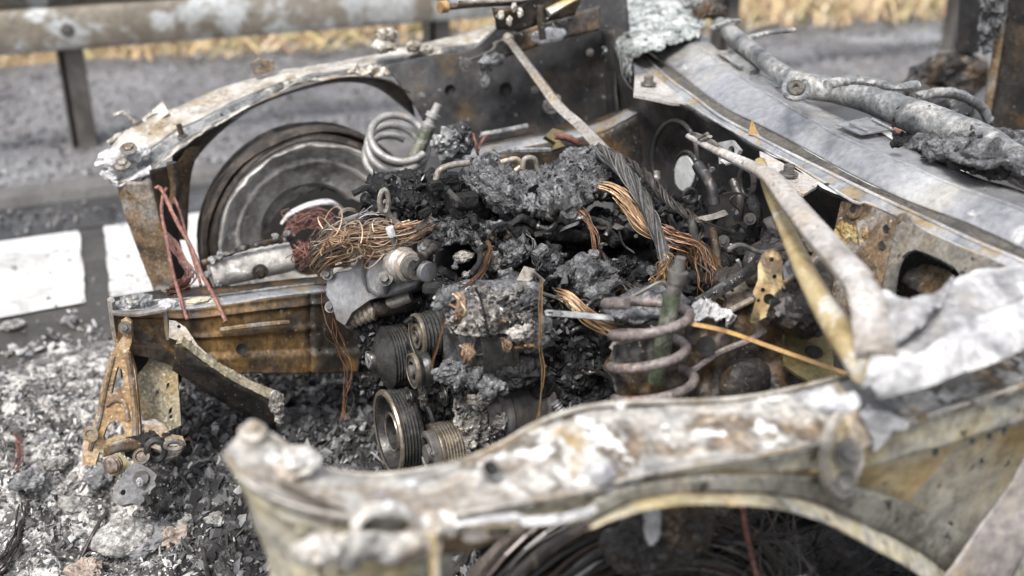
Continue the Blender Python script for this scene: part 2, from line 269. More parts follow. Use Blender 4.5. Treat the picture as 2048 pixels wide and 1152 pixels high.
def bm_tube(bm, P, r, seg=8, flat=1., upv=Vector((0,0,1)), caps=True, jag=0, seed=0):
    n = len(P); rings = []
    t0 = (P[1]-P[0]).normalized()
    ref = upv if abs(t0.dot(upv)) < .95 else Vector((1,0,0))
    nrm = (ref - t0*ref.dot(t0)).normalized()
    for i in range(n):
        t = (P[min(n-1, i+1)]-P[max(0, i-1)])
        if t.length < 1e-9: t = t0
        t = t.normalized()
        nrm = nrm - t*nrm.dot(t)
        nrm = nrm.normalized() if nrm.length > 1e-9 else t.orthogonal().normalized()
        b = t.cross(nrm)
        rr = r[i] if isinstance(r, (list, tuple)) else r
        ring = []
        for s in range(seg):
            a = 2*math.pi*s/seg; off = (nrm*math.cos(a)*flat + b*math.sin(a))*rr
            if jag: off *= 1+jag*fr(P[i]+off, .6/rr, 3, seed)
            ring.append(bm.verts.new(P[i]+off))
        rings.append(ring)
    for a, b2 in zip(rings, rings[1:]):
        for s in range(seg): bm.faces.new((a[s], a[(s+1) % seg], b2[(s+1) % seg], b2[s]))
    if caps and seg > 2:
        bm.faces.new(rings[0][::-1]); bm.faces.new(rings[-1])
def tomesh(name, bm):
    me = bpy.data.meshes.new(name); bmesh.ops.recalc_face_normals(bm, faces=bm.faces[:]); bm.to_mesh(me); bm.free(); return me
def tube(name, P, r, m, parent=None, seg=10, n=None, flat=1., upv=Vector((0,0,1)), jag=0, sharp=40, seed=0):
    P = smooth(P, n or max(2, len(P)*8) if len(P) > 2 else 2)
    if isinstance(r, (list, tuple)):
        k = len(r)-1; r = [r[min(k-1, int(i/(len(P)-1)*k))]*(1-((i/(len(P)-1)*k)-min(k-1, int(i/(len(P)-1)*k))))+r[min(k, int(i/(len(P)-1)*k)+1)]*((i/(len(P)-1)*k)-min(k-1, int(i/(len(P)-1)*k))) for i in range(len(P))]
    bm = bmesh.new(); bm_tube(bm, P, r, seg, flat, upv, jag=jag, seed=seed)
    return finish(name, tomesh(name, bm), m, parent, sharp=sharp)
def bundle(name, P, cnt, spread, r, m, parent=None, n=24, wild=.3, twist=0, seed=0, fray=0, seg=4, vary=.5):
    rg = random.Random(seed+11); Q = smooth(P, n); bm = bmesh.new()
    if not isinstance(spread, (list, tuple)): spread = [spread, spread]
    for s in range(cnt):
        a0 = rg.random()*6.283; q = math.sqrt(rg.random()); ph = rg.random()*50
        t0 = rg.random()*.12*fray*3; t1 = 1-rg.random()*.2*fray*3
        pts = []
        for i in range(n):
            t = i/(n-1)
            if t < t0 or t > t1: continue
            k = (len(spread)-1)*t; ki = min(len(spread)-2, int(k)); sp = spread[ki]+(spread[ki+1]-spread[ki])*(k-ki)
            tg = (Q[min(n-1, i+1)]-Q[max(0, i-1)]).normalized(); e1 = tg.orthogonal().normalized() if False else (Vector((0,0,1))-tg*tg.z)
            e1 = e1.normalized() if e1.length > .05 else Vector((1,0,0)); e2 = tg.cross(e1)
            a = a0+twist*t*6.283
            w = Vector((noise.noise(Vector((t*4, ph, 0))), noise.noise(Vector((t*4, ph, 9))), noise.noise(Vector((t*4, ph, 21)))))*wild*sp*2
            pts.append(Q[i]+(e1*math.cos(a)+e2*math.sin(a))*q*sp+w)
        if len(pts) > 2: bm_tube(bm, pts, r*(1-vary*rg.random()), seg, caps=False)
    return finish(name, tomesh(name, bm), m, parent, sharp=None)
def lathe(name, prof, o, axis, m, parent=None, seg=40, tilt=None, sharp=30, close=True, jag=0, js=60):
    """prof: list of (distance along axis, radius)"""
    ax = axis.normalized(); e1 = ax.orthogonal().normalized(); e2 = ax.cross(e1); bm = bmesh.new(); rings = []
    for (h, r) in prof:
        ring = []
        for s in range(seg):
            a = 2*math.pi*s/seg; d = e1*math.cos(a)+e2*math.sin(a); p = o+ax*h+d*max(r, 1e-4)
            if jag and r > 2e-4: p += d*jag*fr(p, js, 4)
            ring.append(bm.verts.new(p))
        rings.append(ring)
    for a, b in zip(rings, rings[1:]):
        for s in range(seg): bm.faces.new((a[s], a[(s+1) % seg], b[(s+1) % seg], b[s]))
    if close:
        if prof[0][1] > 2e-4: bm.faces.new(rings[0][::-1])
        if prof[-1][1] > 2e-4: bm.faces.new(rings[-1])
    return finish(name, tomesh(name, bm), m, parent, sharp=sharp)
def bolt(p, axis, r=.009, parent=None, m='bolt', washer=True, name='bolt', h=.7):
    ax = axis.normalized(); e1 = ax.orthogonal().normalized(); e2 = ax.cross(e1); bm = bmesh.new()
    def ring(hh, rr, seg, ph=0): return [bm.verts.new(p+ax*hh+(e1*math.cos(6.28318*s/seg+ph)+e2*math.sin(6.28318*s/seg+ph))*rr) for s in range(seg)]
    def stack(prof, seg):
        R = [ring(a, b, seg) for a, b in prof]
        for a, b in zip(R, R[1:]):
            for s in range(seg): bm.faces.new((a[s], a[(s+1) % seg], b[(s+1) % seg], b[s]))
        bm.faces.new(R[0][::-1]); bm.faces.new(R[-1])
    if washer: stack([(-.002, r*1.5), (.12*r, r*1.55), (.22*r, r*1.5)], 20); stack([(.225*r, r*1.22), (.36*r, r*1.22)], 20)
    stack([(.1*r, r*.93), (r*h, r*.93), (r*(h+.15), r*.8)], 6)
    return finish(name, tomesh(name, bm), m, parent, sharp=30)
def plate(name, outline, plane, m, parent=None, holes=(), thick=.003, bev=.0006, sharp=35, flip=False):
    """outline traced on the plane through three surveyed points; thick extends away from the camera"""
    a, b, c = plane; nn = (b-a).cross(c-a).normalized()
    if nn.dot(Vector((0,0,CAMH))-a) < 0: nn = -nn
    def on(u, v):
        d = ray(u, v); o = Vector((0,0,CAMH)); t = (a-o).dot(nn)/d.dot(nn); return o+d*t
    ex = (b-a).normalized(); ey = nn.cross(ex)
    def to2(p): q = p-a; return Vector((q.dot(ex), q.dot(ey), 0))
    loops = [[to2(on(*p)) for p in outline]]
    for h in holes:
        if h[0] == 'c':
            c0 = to2(on(h[1], h[2])); rr = h[3]; seg = 18
            loops.append([c0+Vector((rr*math.cos(6.28318*i/seg), rr*math.sin(6.28318*i/seg)*(h[4] if len(h) > 4 else 1), 0)) for i in range(seg)])
        else: loops.append([to2(on(*p)) for p in h])
    flat = [p for l in loops for p in l]; tris = tessellate_polygon(loops)
    bm = bmesh.new()
    fv = [bm.verts.new(a+ex*p.x+ey*p.y) for p in flat]; bv = [bm.verts.new(a+ex*p.x+ey*p.y-nn*thick) for p in flat]
    for t in tris:
        try: bm.faces.new([fv[i] for i in t]); bm.faces.new([bv[i] for i in reversed(t)])
        except ValueError: pass
    k = 0
    for l in loops:
        for i in range(len(l)):
            j = (i+1) % len(l)
            try: bm.faces.new((fv[k+i], fv[k+j], bv[k+j], bv[k+i]))
            except ValueError: pass
        k += len(l)
    o = finish(name, tomesh(name, bm), m, parent, sharp=sharp)
    return o
def PN(p, n):
    n = n.normalized(); e = n.orthogonal().normalized(); return (p, p+e, p+n.cross(e))
def OP(plane, pts):
    a, b, c = plane; nn = (b-a).cross(c-a).normalized(); o = Vector((0,0,CAMH))
    return [o+ray(u, v)*((a-o).dot(nn)/ray(u, v).dot(nn)) for u, v in pts]
def frame3(p0, p1, p2, **k): return (PT(p0, **k), PT(p1, **k), PT(p2, **k))
def lump(name, c, r, m, parent=None, amp=.3, s=None, sub=4, seed=0, rot=0, sharp=None):
    bm = bmesh.new(); bmesh.ops.create_icosphere(bm, subdivisions=sub, radius=1)
    rx, ry, rz = (r, r, r) if not isinstance(r, tuple) else r; R = min(rx, ry, rz); s = s or .9/R
    rm = Matrix.Rotation(rot, 3, 'Z')
    for v in bm.verts:
        p = rm @ Vector((v.co.x*rx, v.co.y*ry, v.co.z*rz)) + c; d = (rm @ v.co).normalized()
        v.co = p + d*crust_disp(p, R*amp, s, seed)
    return finish(name, tomesh(name, bm), m, parent, sharp=sharp)
def box(name, c, size, m, parent=None, rot=None, bev=.004, seg=2, sharp=35):
    bm = bmesh.new(); bmesh.ops.create_cube(bm, size=1)
    for v in bm.verts: v.co = Vector((v.co.x*size[0], v.co.y*size[1], v.co.z*size[2]))
    if bev: bmesh.ops.bevel(bm, geom=bm.edges[:], offset=bev, segments=seg, affect='EDGES')
    mt = Matrix.Translation(c) @ (rot.to_4x4() if rot else Matrix.Identity(4)); bm.transform(mt)
    return finish(name, tomesh(name, bm), m, parent, sharp=sharp)
def shards(name, spots, m, rmin, rmax, kind='stuff', seed=0, flatness=.5, label=None, cat=None):
    rg = random.Random(seed); vs = []; fs = []
    for p in spots:
        r = rmin+(rmax-rmin)*rg.random()**4; k = len(vs); nn = rg.choice((4, 5, 6))
        up_ = Vector((rg.uniform(-1,1), rg.uniform(-1,1), rg.uniform(-.2,1.2))).normalized(); e1 = up_.orthogonal().normalized(); e2 = up_.cross(e1)
        h = r*flatness*rg.uniform(.3,1.6); st = rg.uniform(.6,1.8); ph = rg.random()*6
        for i in range(nn):
            a = 6.283*i/nn+rg.uniform(-.4,.4)+ph; q = r*rg.uniform(.55,1.2); d = e1*math.cos(a)*q*st+e2*math.sin(a)*q
            vs.append(p+d-up_*h*.5); vs.append(p+d*rg.uniform(.4,.9)+up_*h*rg.uniform(.3,.7))
        for i in range(nn):
            j = (i+1) % nn; fs.append((k+2*i, k+2*j, k+2*j+1, k+2*i+1))
        fs.append(tuple(k+2*i+1 for i in range(nn))); fs.append(tuple(k+2*i for i in reversed(range(nn))))
    me = bpy.data.meshes.new(name); me.from_pydata(vs, [], fs)
    o = finish(name, me, m, None, kind=kind, sharp=None)
    me.shade_flat()
    if label: o['label'] = label
    if cat: o['category'] = cat
    return o
def grid(name, x0, x1, y0, y1, nx, ny, f, m, kind='structure', sharp=None):
    vs = [Vector((x0+(x1-x0)*i/nx, y0+(y1-y0)*j/ny, 0)) for j in range(ny+1) for i in range(nx+1)]
    for v in vs: v.z = f(v)
    fs = [(j*(nx+1)+i, j*(nx+1)+i+1, (j+1)*(nx+1)+i+1, (j+1)*(nx+1)+i) for j in range(ny) for i in range(nx)]
    me = bpy.data.meshes.new(name); me.from_pydata(vs, [], fs)
    return finish(name, me, m, None, kind=kind, sharp=sharp)
V = Vector
# ============================================================ SETTING
def gz(v):
    return .012*fr(v, 2.5, 3, 2)
asph = finish('road', bpy.data.meshes.new('road'), 'asphalt', kind='structure', sharp=None)
asph.data.from_pydata([V((-60,-40,0)), V((80,-40,0)), V((80,4.62,0)), V((-60,4.62,0))], [], [(0,1,2,3)])
asph.data.materials.clear(); asph.data.materials.append(M['asphalt'])
def sheet(name, P, z, m, kind='structure'):
    me = bpy.data.meshes.new(name); me.from_pydata([V((p[0], p[1], z)) for p in P], [], [tuple(range(len(P)))])
    return finish(name, me, m, kind=kind, sharp=None)
sheet('gutter', [(-60,4.15), (80,4.15), (80,4.5), (-60,4.5)], .004, 'gutter')
# worn white blocks of the edge marking
def marking(u0v0, u1v1, u2v2, u3v3, seed):
    c = [px(*q, z=.005) for q in (u0v0, u1v1, u2v2, u3v3)]
    N = 14; e = []
    for a in range(4):
        p, q = c[a], c[(a+1) % 4]
        for i in range(N):
            t = p.lerp(q, i/N); e.append(t+V((noise.noise(t*30+V((seed,0,0))), noise.noise(t*30+V((0,seed,0))), 0))*.008)
    return sheet('road_marking', [(p.x, p.y) for p in e], .008, 'paint')
marking((-260,520), (158,462), (172,606), (-300,690), 1)
marking((208,454), (420,424), (450,566), (220,596), 2)
marking((1380,330), (1900,250), (1960,340), (1480,430), 3)
# kerb: a real step, then the gravel verge behind it
me = bpy.data.meshes.new('kerb'); ys = [(4.50,.004),(4.515,.040),(4.53,.047),(4.64,.048),(4.66,.03)]
me.from_pydata([V((x, y, z)) for (y, z) in ys for x in (-60, 80)], [], [(2*i, 2*i+1, 2*i+3, 2*i+2) for i in range(4)])
finish('kerb', me, 'kerb', kind='structure', sharp=30)
grid('verge', -6, 16, 4.655, 7.1, 220, 40, lambda v: .03+.02*fr(v, 2.2, 4, 1), 'verge')
me = bpy.data.meshes.new('field'); me.from_pydata([V((-300,6.9,.0)), V((600,6.9,.0)), V((600,700,.2)), V((-300,700,.2))], [], [(0,1,2,3)])
finish('field', me, 'field', kind='structure', sharp=None)
sp = []
for i in range(26000):
    y = 4.7+2.2*rnd.random()**1.1; x = -1.2+rnd.random()*(3+y*.9)
    sp.append(V((x, y, .03+.02*fr(V((x,y,0)), 2.2, 4, 1)+.003)))
shards('gravel', sp, 'stones', .004, .017, seed=3, flatness=.7)
# dry grass beyond the verge
rg = random.Random(5); vs = []; fs = []
for i in range(46000):
    y = 5.7+rg.random()**1.4*9; x = -2+rg.random()*(y*1.6+1)
    e_ = 6.85-.17*min(x, 6)+.18*noise.noise(V((x*1.5,0,3)))
    if y < e_ or (y < e_+.4 and rg.random() < .6): continue
    h = rg.uniform(.03,.17)*(1+.9*noise.noise(V((x*.8,y*.8,0)))); w = .006+.009*rg.random(); a = rg.random()*6.28; dx, dy = math.cos(a)*w, math.sin(a)*w; lx, ly = rg.uniform(-.22,.22), rg.uniform(-.2,.2)
    k = len(vs); vs += [V((x-dx,y-dy,.06)), V((x+dx,y+dy,.06)), V((x+dx*.7+lx*.5,y+dy*.7+ly*.5,.06+h*.6)), V((x-dx*.7+lx*.5,y-dy*.7+ly*.5,.06+h*.6)), V((x+lx*1.4,y+ly*1.4,.06+h))]
    fs += [(k,k+1,k+2,k+3), (k+3,k+2,k+4)]
me = bpy.data.meshes.new('dry_grass'); me.from_pydata(vs, [], fs); finish('dry_grass', me, 'dry_grass', kind='stuff', sharp=None)
# ---- guard rail
GR = thing('guard_rail', V((1.5,5.3,.08)), 'weathered steel crash barrier with scorched posts standing behind the burnt car', 'crash barrier')
prof = [(0,.88),(.0,.82),(-.045,.80),(-.045,.715),(.03,.69),(.03,.65),(-.04,.635),(-.05,.61),(-.05,.46),(-.04,.435),(0,.42),(.012,.425)]
GY = 5.11
zb, zt = px(0,115,y=GY-.05).z, px(0,24,y=GY-.05).z
prof = [(p_[0], zb+(p_[1]-.42)*(zt-zb)/.22) for p_ in prof]
me = bpy.data.meshes.new('beam'); xs = [-2+i*.25 for i in range(57)]
me.from_pydata([V((x, GY+a, b+.004*noise.noise(V((x*1.3,a*9,b*4))))) for x in xs for a, b in prof], [], [(i*12+j, i*12+j+1, (i+1)*12+j+1, (i+1)*12+j) for i in range(56) for j in range(11)])
solid(finish('beam', me, 'beam', GR, sharp=30), .004, 0)
for i in range(7):
    x = .195+1.68*(i-1)
    bm = bmesh.new()
    for (sx, sy, dx, dy) in ((.006,.10,-.05,.05),(.006,.10,.05,.05),(.11,.006,0,.1)):
        r_ = bmesh.ops.create_cube(bm, size=1)
        for v in r_['verts']: v.co = V((v.co.x*sx+x+dx, v.co.y*sy+GY+.01+dy, v.co.z*.86+.36))
    r_ = bmesh.ops.create_cube(bm, size=1)
    for v in r_['verts']: v.co = V((v.co.x*.075+x+.01, v.co.y*.01+GY+.006, v.co.z*.8+.33))
    finish('post', tomesh('post', bm), 'post', GR, sharp=30)
    bolt(V((x, GY-.053, (zb+zt)/2)), V((0,-1,0)), .018, GR)
rg = random.Random(8); bm = bmesh.new()
for i in range(26):
    r_ = bmesh.ops.create_uvsphere(bm, u_segments=8, v_segments=6, radius=rg.uniform(.003,.005)); o_ = V((-.05+rg.random()*2.3, GY-.015, zb-.006))
    for v in r_['verts']: v.co += o_
mw = bpy.data.materials.new('water'); mw.use_nodes = True; q = mw.node_tree.nodes['Principled BSDF']; q.inputs['Transmission Weight'].default_value = 1; q.inputs['Roughness'].default_value = .02; q.inputs['IOR'].default_value = 1.33
M['water'] = mw
finish('water_drops', tomesh('water_drops', bm), 'water', GR, kind='stuff')
# ---- debris ground under and in front of the car
def on_ground(x, y): return .012+.035*max(0, fr(V((x,y,0)), 3.2, 4, 3)+.25)*smst(x, y)
def smst(x, y):
    d = min(1, max(0, (3.15-y+.25*noise.noise(V((x*3,y*3,0))))/.5)); return d
g1 = grid('ash_bed', -.75, 1.9, .15, 3.35, 330, 390, lambda v: (-.01 if smst(v.x,v.y) < .02 else .008)+.055*smst(v.x,v.y)*(max(0,.55+1.2*fr(v,5,4,3))+.35*fr(v,18,4,4)), 'ash_ground', kind='stuff')
me = g1.data; me.materials.append(M['char_ground'])
for p in me.polygons:
    c = p.center
    if c.x > .12+.12*noise.noise(c*5) and c.y > .9: p.material_index = 1
def gh(x, y):
    v = V((x,y,0)); return .008+.055*smst(x,y)*(max(0,.55+1.2*fr(v,5,4,3))+.35*fr(v,18,4,4))
sp = []; sd_ = []; sm_ = []
rg = random.Random(21)
for i in range(95000):
    x = -.65+rg.random()*2.3; y = .3+rg.random()*3.1
    if noise.noise(V((x*6,y*6,3))) < -.3: continue
    if y > 2.65 and rg.random() < (y-2.65)*1.7: continue
    p = V((x,y,gh(x,y)+.003))
    if x > .16+.1*noise.noise(V((x*5,y*5,0))): sd_.append(p)
    elif noise.noise(V((x*9,y*9,11)))+.5*noise.noise(V((x*23,y*23,5)))+(y-2.1)*.35 > .02: sm_.append(p)
    else: sp.append(p)
shards('dark_flakes', sm_, 'flakes_mid', .0012, .011, seed=12, flatness=.3)
sp2 = []
for i in range(26000):
    x = -.65+rg.random()*.95; y = 1.0+rg.random()*2.0
    if noise.noise(V((x*9,y*9,11)))+(y-2.1)*.35 > .1 or x > .2+.12*noise.noise(V((x*5,y*5,0))): continue
    sp2.append(V((x,y,gh(x,y)+.006)))
shards('ash_flakes', sp, 'flakes', .0012, .0135, seed=1, flatness=.3)
shards('white_fines', sp2, 'flakes', .001, .006, seed=9, flatness=.4)
for i in range(26000):
    x = -.05+rg.random()*1.0; y = .6+rg.random()*2.3
    if x < .14+.1*noise.noise(V((x*5,y*5,0))): continue
    sd_.append(V((x,y,gh(x,y)+.003)))
shards('charred_flakes', sd_, 'flakes_dark', .0012, .019, seed=2, flatness=.3)
sp = [V((-.6+rg.random()*1.6, 3.15+.75*rg.random()**3, .012)) for i in range(380)]
shards('scattered_flakes', sp, 'flakes', .004, .018, seed=4)
sp = [V((-.6+rg.random()*1.1, 4.30+rg.gauss(0,.06), .015)) for i in range(260)]
shards('gutter_litter', sp, 'stones', .004, .018, seed=6)
# ============================================================ THE CAR
CAR = thing('burnt_car', V((.9,2.0,0)), 'burnt-out car wreck with its engine bay open, rusted and ash covered', 'car')
Y = 'y'; Z = 'z'; X = 'x'
# near fender rail -------------------------------------------------
inner = LN([(478,868,Y,1.17),(540,872,Y,1.17),(600,915,Y,1.16),(660,943,Y,1.15),(740,953,Y,1.14),(830,945,Y,1.13),(920,925,Y,1.12),(1000,892,Y,1.11),(1070,852,Y,1.10),(1150,822,Y,1.10),(1250,808,Y,1.09),(1400,804,Y,1.08),(1500,796,Y,1.07),(1620,772,Y,1.06),(1760,735,Y,1.06),(1900,690,Y,1.06),(2060,640,Y,1.06),(2160,610,Y,1.06)])
crease = LN([(452,905,Y,1.14),(480,950,Y,1.09),(530,985,Y,1.06),(600,1010,Y,1.04),(700,1030,Y,1.02),(820,1035,Y,1.01),(900,1025,Y,1.0),(1000,1005,Y,.99),(1120,985,Y,.98),(1200,965,Y,.98),(1300,940,Y,.98),(1420,920,Y,.97),(1520,905,Y,.97),(1620,885,Y,.97),(1760,850,Y,.965),(1900,810,Y,.965),(2060,760,Y,.96),(2160,735,Y,.96)])
low = LN([(455,925,Y,1.145),(484,985,Y,1.09),(530,1020,Y,1.06),(600,1052,Y,1.035),(700,1070,Y,1.015),(820,1072,Y,1.0),(900,1068,Y,.99),(1000,1060,Y,.985),(1120,1052,Y,.975),(1200,1040,Y,.97),(1300,1005,Y,.97),(1420,988,Y,.965),(1520,975,Y,.965),(1620,965,Y,.965),(1760,930,Y,.96),(1900,890,Y,.96),(2060,845,Y,.955),(2160,820,Y,.955)])
NR = ribbon('fender_rail', [inner, crease], 'ash_rail', CAR, n=190, k=16, thick=.003, disp=.0022, ds=20, warp=.007, seed=3)
ribbon('rail_stain_strip', [LN([(1190,1000),(1260,985),(1350,965),(1450,948),(1560,945),(1620,940)], y=.962), LN([(1195,1010),(1260,992),(1350,975),(1450,958),(1560,955),(1625,950)], y=.962)], 'rust_ochre', CAR, n=50, k=2, thick=.004)  # rust-ochre strip for the dark line and stains above the arch
NR2 = ribbon('rail_side', [[p+V((0,-.001,-.001)) for p in crease], low], 'ochre_panel', CAR, n=150, k=6, thick=.003, disp=.003, ds=16, seed=8)
ribbon('rail_lip', [[p+V((0,.0,.004)) for p in crease], [p+V((0,-.012,.006)) for p in crease], [p+V((0,-.014,-.003)) for p in crease]], 'ash_rail', CAR, n=150, k=2, thick=.0015, disp=.0015, ds=20, seed=5)
tube('rail_bead', [p+V((0,.001,.0015)) for p in inner], .0032, 'far_rail', CAR, seg=6, n=160)
tube('rail_bead', [p+V((0,-.013,.005)) for p in crease], .0028, 'far_rail', CAR, seg=6, n=160)
# crumpled groove of the horn
tube('seam_groove', LN([(560,968),(640,1005),(720,1032),(840,1040),(960,1020)], y=1.03), .006, 'cowl_dark', CAR, seg=8, flat=.5)
# inner drop wall below the inner edge
ribbon('rail_inner_wall', [[p+V((0,.001,-.002)) for p in inner], [p+V((0,.03,-.05)) for p in inner], [p+V((0,.035,-.12)) for p in inner]], 'rust_dark', CAR, n=120, k=3, thick=.002)
# arch flange, right part
arch0 = LN([(1190,1040),(1260,1006),(1350,988),(1450,985),(1550,990),(1640,1010),(1720,1045),(1820,1095),(1900,1150),(1980,1215)], y=.955)
arch1 = LN([(1180,1052),(1260,1024),(1350,1010),(1450,1008),(1550,1016),(1640,1040),(1720,1080),(1800,1125),(1870,1170),(1940,1225)], y=.93)
archm = LN([(1190,1000),(1260,975),(1350,958),(1450,950),(1560,950),(1640,955),(1720,975),(1800,1000),(1900,1050),(1990,1110)], y=.96)
ribbon('arch_flange', [arch0, arch1], 'ochre_panel', CAR, n=90, k=3, thick=.003, disp=.002, ds=20, seed=2)
ribbon('arch_panel', [archm, arch0], 'bulkhead_grey', CAR, n=90, k=4, thick=.002, disp=.003, ds=14, seed=12)
# outer panel of the wing, right
ribbon('fender_panel', [LN([(1500,950),(1640,938),(1740,925),(1850,900),(1950,870),(2060,838),(2160,815)], y=.965), LN([(1560,972),(1680,985),(1780,985),(1880,980),(1980,965),(2080,940),(2170,930)], y=.99),
   LN([(1640,1010),(1760,1050),(1840,1075),(1920,1090),(2020,1090),(2100,1080),(2180,1075)], y=.99), LN([(1800,1090),(1880,1140),(1950,1180),(2020,1200),(2080,1210),(2140,1215),(2200,1220)], y=.97)], 'tan_panel', CAR, n=80, k=8, thick=.002, disp=.004, ds=9, across='cr', seed=4)
ribbon('door_edge_panel', [LN([(2075,870),(2040,930),(1990,1010),(1930,1085),(1880,1150),(1850,1200)], y=.935), LN([(2200,850),(2160,930),(2110,1010),(2060,1085),(2030,1150),(2010,1210)], y=.90)], 'door_skin', CAR, n=60, k=16, thick=.004, disp=.008, ds=7, warp=.02, seed=14)
for (u, v, r_) in ((1272,898,.0125),(978,942,.0095)):
    c_ = px(u, v, y=1.05 if u > 1100 else 1.045)
    # nearest rail surface normal is mostly up and outward
    lathe('hole_collar', [(-.004,r_*1.05),(.008,r_*1.3),(.009,r_*1.15),(.003,r_*.98),(-.004,r_*.95)], c_+V((0,-.004,.002)), V((0,-.55,.83)), 'ash_rail', CAR, seg=28, close=False)
    lathe('hole', [(0,.0001),(.006,r_)], c_+V((0,-.004,.002)), V((0,-.55,.83)), 'hollow_shade', CAR, seg=24, close=False)
for (u, v, r_, y_) in ((1660,905,.005,.965),(1888,1047,.005,.975),(1898,1083,.006,.975),(1950,920,.004,.975),(1858,903,.006,.955),(1995,862,.005,.955),(1965,872,.005,.955),(1932,882,.005,.955)):
    lathe('rust_hole', [(0,.0001),(.004,r_)], px(u,v,y=y_)+V((0,-.008,.004)), V((-.1,-.9,.4)), 'hollow_shade', CAR, seg=14, close=False)
# oval bolted plate with arm on the rail
pl = frame3((1640,970,Y,.93),(1720,970,Y,.93),(1690,830,Y,.96))
ov = [(1690+40*math.cos(t)+ (12 if math.sin(t) > 0 else -8)*abs(math.sin(t)), 905-88*math.sin(t)) for t in [6.283*i/26 for i in range(26)]]
op = plate('oval_plate', ov, pl, 'far_rail', CAR, thick=.012)
ov2 = [(1690+29*math.cos(t)+ (9 if math.sin(t) > 0 else -6)*abs(math.sin(t)), 907-73*math.sin(t)) for t in [6.283*i/26 for i in range(26)]]
plate('oval_inset', ov2, tuple(p+V((-.0005,-.0022,.0005)) for p in pl), 'speckled', op, thick=.001)
for (u, v) in ((1690,905),(1678,962)):
    bolt(px(u, v, y=.935)+V((0,-.006,0)), V((-.1,-.8,.55)), .0125, op, m='steel')
tube('plate_arm', LN([(1662,770,Y,1.0),(1690,805,Y,.98),(1712,850,Y,.955),(1720,890,Y,.945)]), [.014,.016,.02,.024], 'hinge', CAR, seg=10, flat=.5)
# tab and bolt mid rail
tb = plate('rail_tab', [(1195,948),(1262,945),(1270,1000),(1240,1003),(1225,985),(1196,980)], frame3((1195,948,Y,.975),(1262,945,Y,.975),(1250,1003,Y,.962)), 'ash_rail', CAR, thick=.004)
lump('rail_bolt', px(1203,948,y=.975), .017, 'white_ash', CAR, amp=.15, sub=3)
for i, (u, v, r_) in enumerate([(1500,845,.009),(1330,858,.006),(1240,818,.007)]):
    lump('ash_fleck', px(u,v,y=1.04)+V((0,0,.004)), (r_,r_*.9,r_*.4), 'white_ash', CAR, amp=.4, sub=2, seed=i)
# the horn at the front end, with cap bolt
lump('horn_tip', px(500,905,y=1.16), (.03,.034,.014), 'ash_rail', CAR, amp=.3, sub=4, seed=1)
lump('horn_cover', px(575,925,y=1.14), (.04,.035,.012), 'ash_rail', CAR, amp=.35, sub=4, seed=6)
lathe('cap_bolt', [(0,.016),(.008,.017),(.011,.014),(.012,.010),(.018,.009),(.02,.004)], px(506,872,y=1.165)+V((0,0,.0)), V((0,-.2,1)), 'far_rail', CAR, seg=22)
lathe('cap_bolt', [(0,.012),(.006,.012),(.008,.006),(.012,.005)], px(590,938,y=1.12)+V((0,0,.006)), V((0,-.2,1)), 'ash_rail', CAR, seg=22)
# front corner legs of the near side (ochre, out of focus)
ribbon('corner_leg', [LN([(490,985),(505,1050),(530,1110),(545,1200)], y=1.10), LN([(545,1030),(560,1080),(585,1130),(600,1210)], y=1.06), LN([(600,1050),(625,1100),(640,1150),(650,1220)], y=1.05)], 'ochre_panel', CAR, n=40, k=6, thick=.004, disp=.003, ds=14, across='cr')
ribbon('front_valance', [LN([(590,1048),(680,1068),(780,1070),(870,1062),(900,1058)], y=1.03), LN([(610,1120),(680,1130),(780,1125),(850,1120),(905,1110)], y=1.05), LN([(640,1220),(720,1220),(800,1220),(860,1210),(910,1200)], y=1.07)], 'ochre_panel', CAR, n=50, k=8, thick=.004, disp=.006, ds=12, across='cr', holes=.45, rs=12)
tube('ring_bracket', [px(770+58*math.cos(t), 1050-34*math.sin(t), y=.99) for t in [6.283*i/16 for i in range(17)]], .010, 'ash_rail', CAR, seg=10, n=60, flat=.7, jag=.25)
ribbon('ring_bracket_skirt', [LN([(660,1075),(710,1062),(780,1068),(850,1060),(872,1075)], y=.975), LN([(655,1100),(710,1108),(780,1105),(840,1095),(880,1098)], y=.965), LN([(668,1108),(700,1135),(745,1118),(800,1128),(870,1112)], y=.975)], 'ash_rail', CAR, n=60, k=6, thick=.006, disp=.01, ds=20, across='cr', seed=3)
tube('bracket_leg', LN([(862,1060),(868,1110),(872,1210)], y=.97), .0105, 'ochre_tube', CAR, seg=10, flat=.6)
lump('ash_knob', px(640,1098,y=.98), (.03,.02,.016), 'ash_rail', CAR, amp=.4, sub=4, seed=4)
lump('ash_knob', px(880,1050,y=.98), (.022,.02,.014), 'ash_rail', CAR, amp=.4, sub=4, seed=9)
tab = plate('small_tab', [(925,1060),(975,1058),(978,1078),(940,1086),(926,1080)], frame3((925,1060,Y,.97),(975,1058,Y,.97),(940,1086,Y,.965)), 'hinge', CAR, thick=.004)
ribbon('valance_shelf', [LN([(870,1075),(940,1072),(1010,1070),(1080,1068)], y=.99), LN([(872,1110),(930,1105),(960,1095),(1000,1075)], y=1.0)], 'rust_ochre', CAR, n=30, k=4)
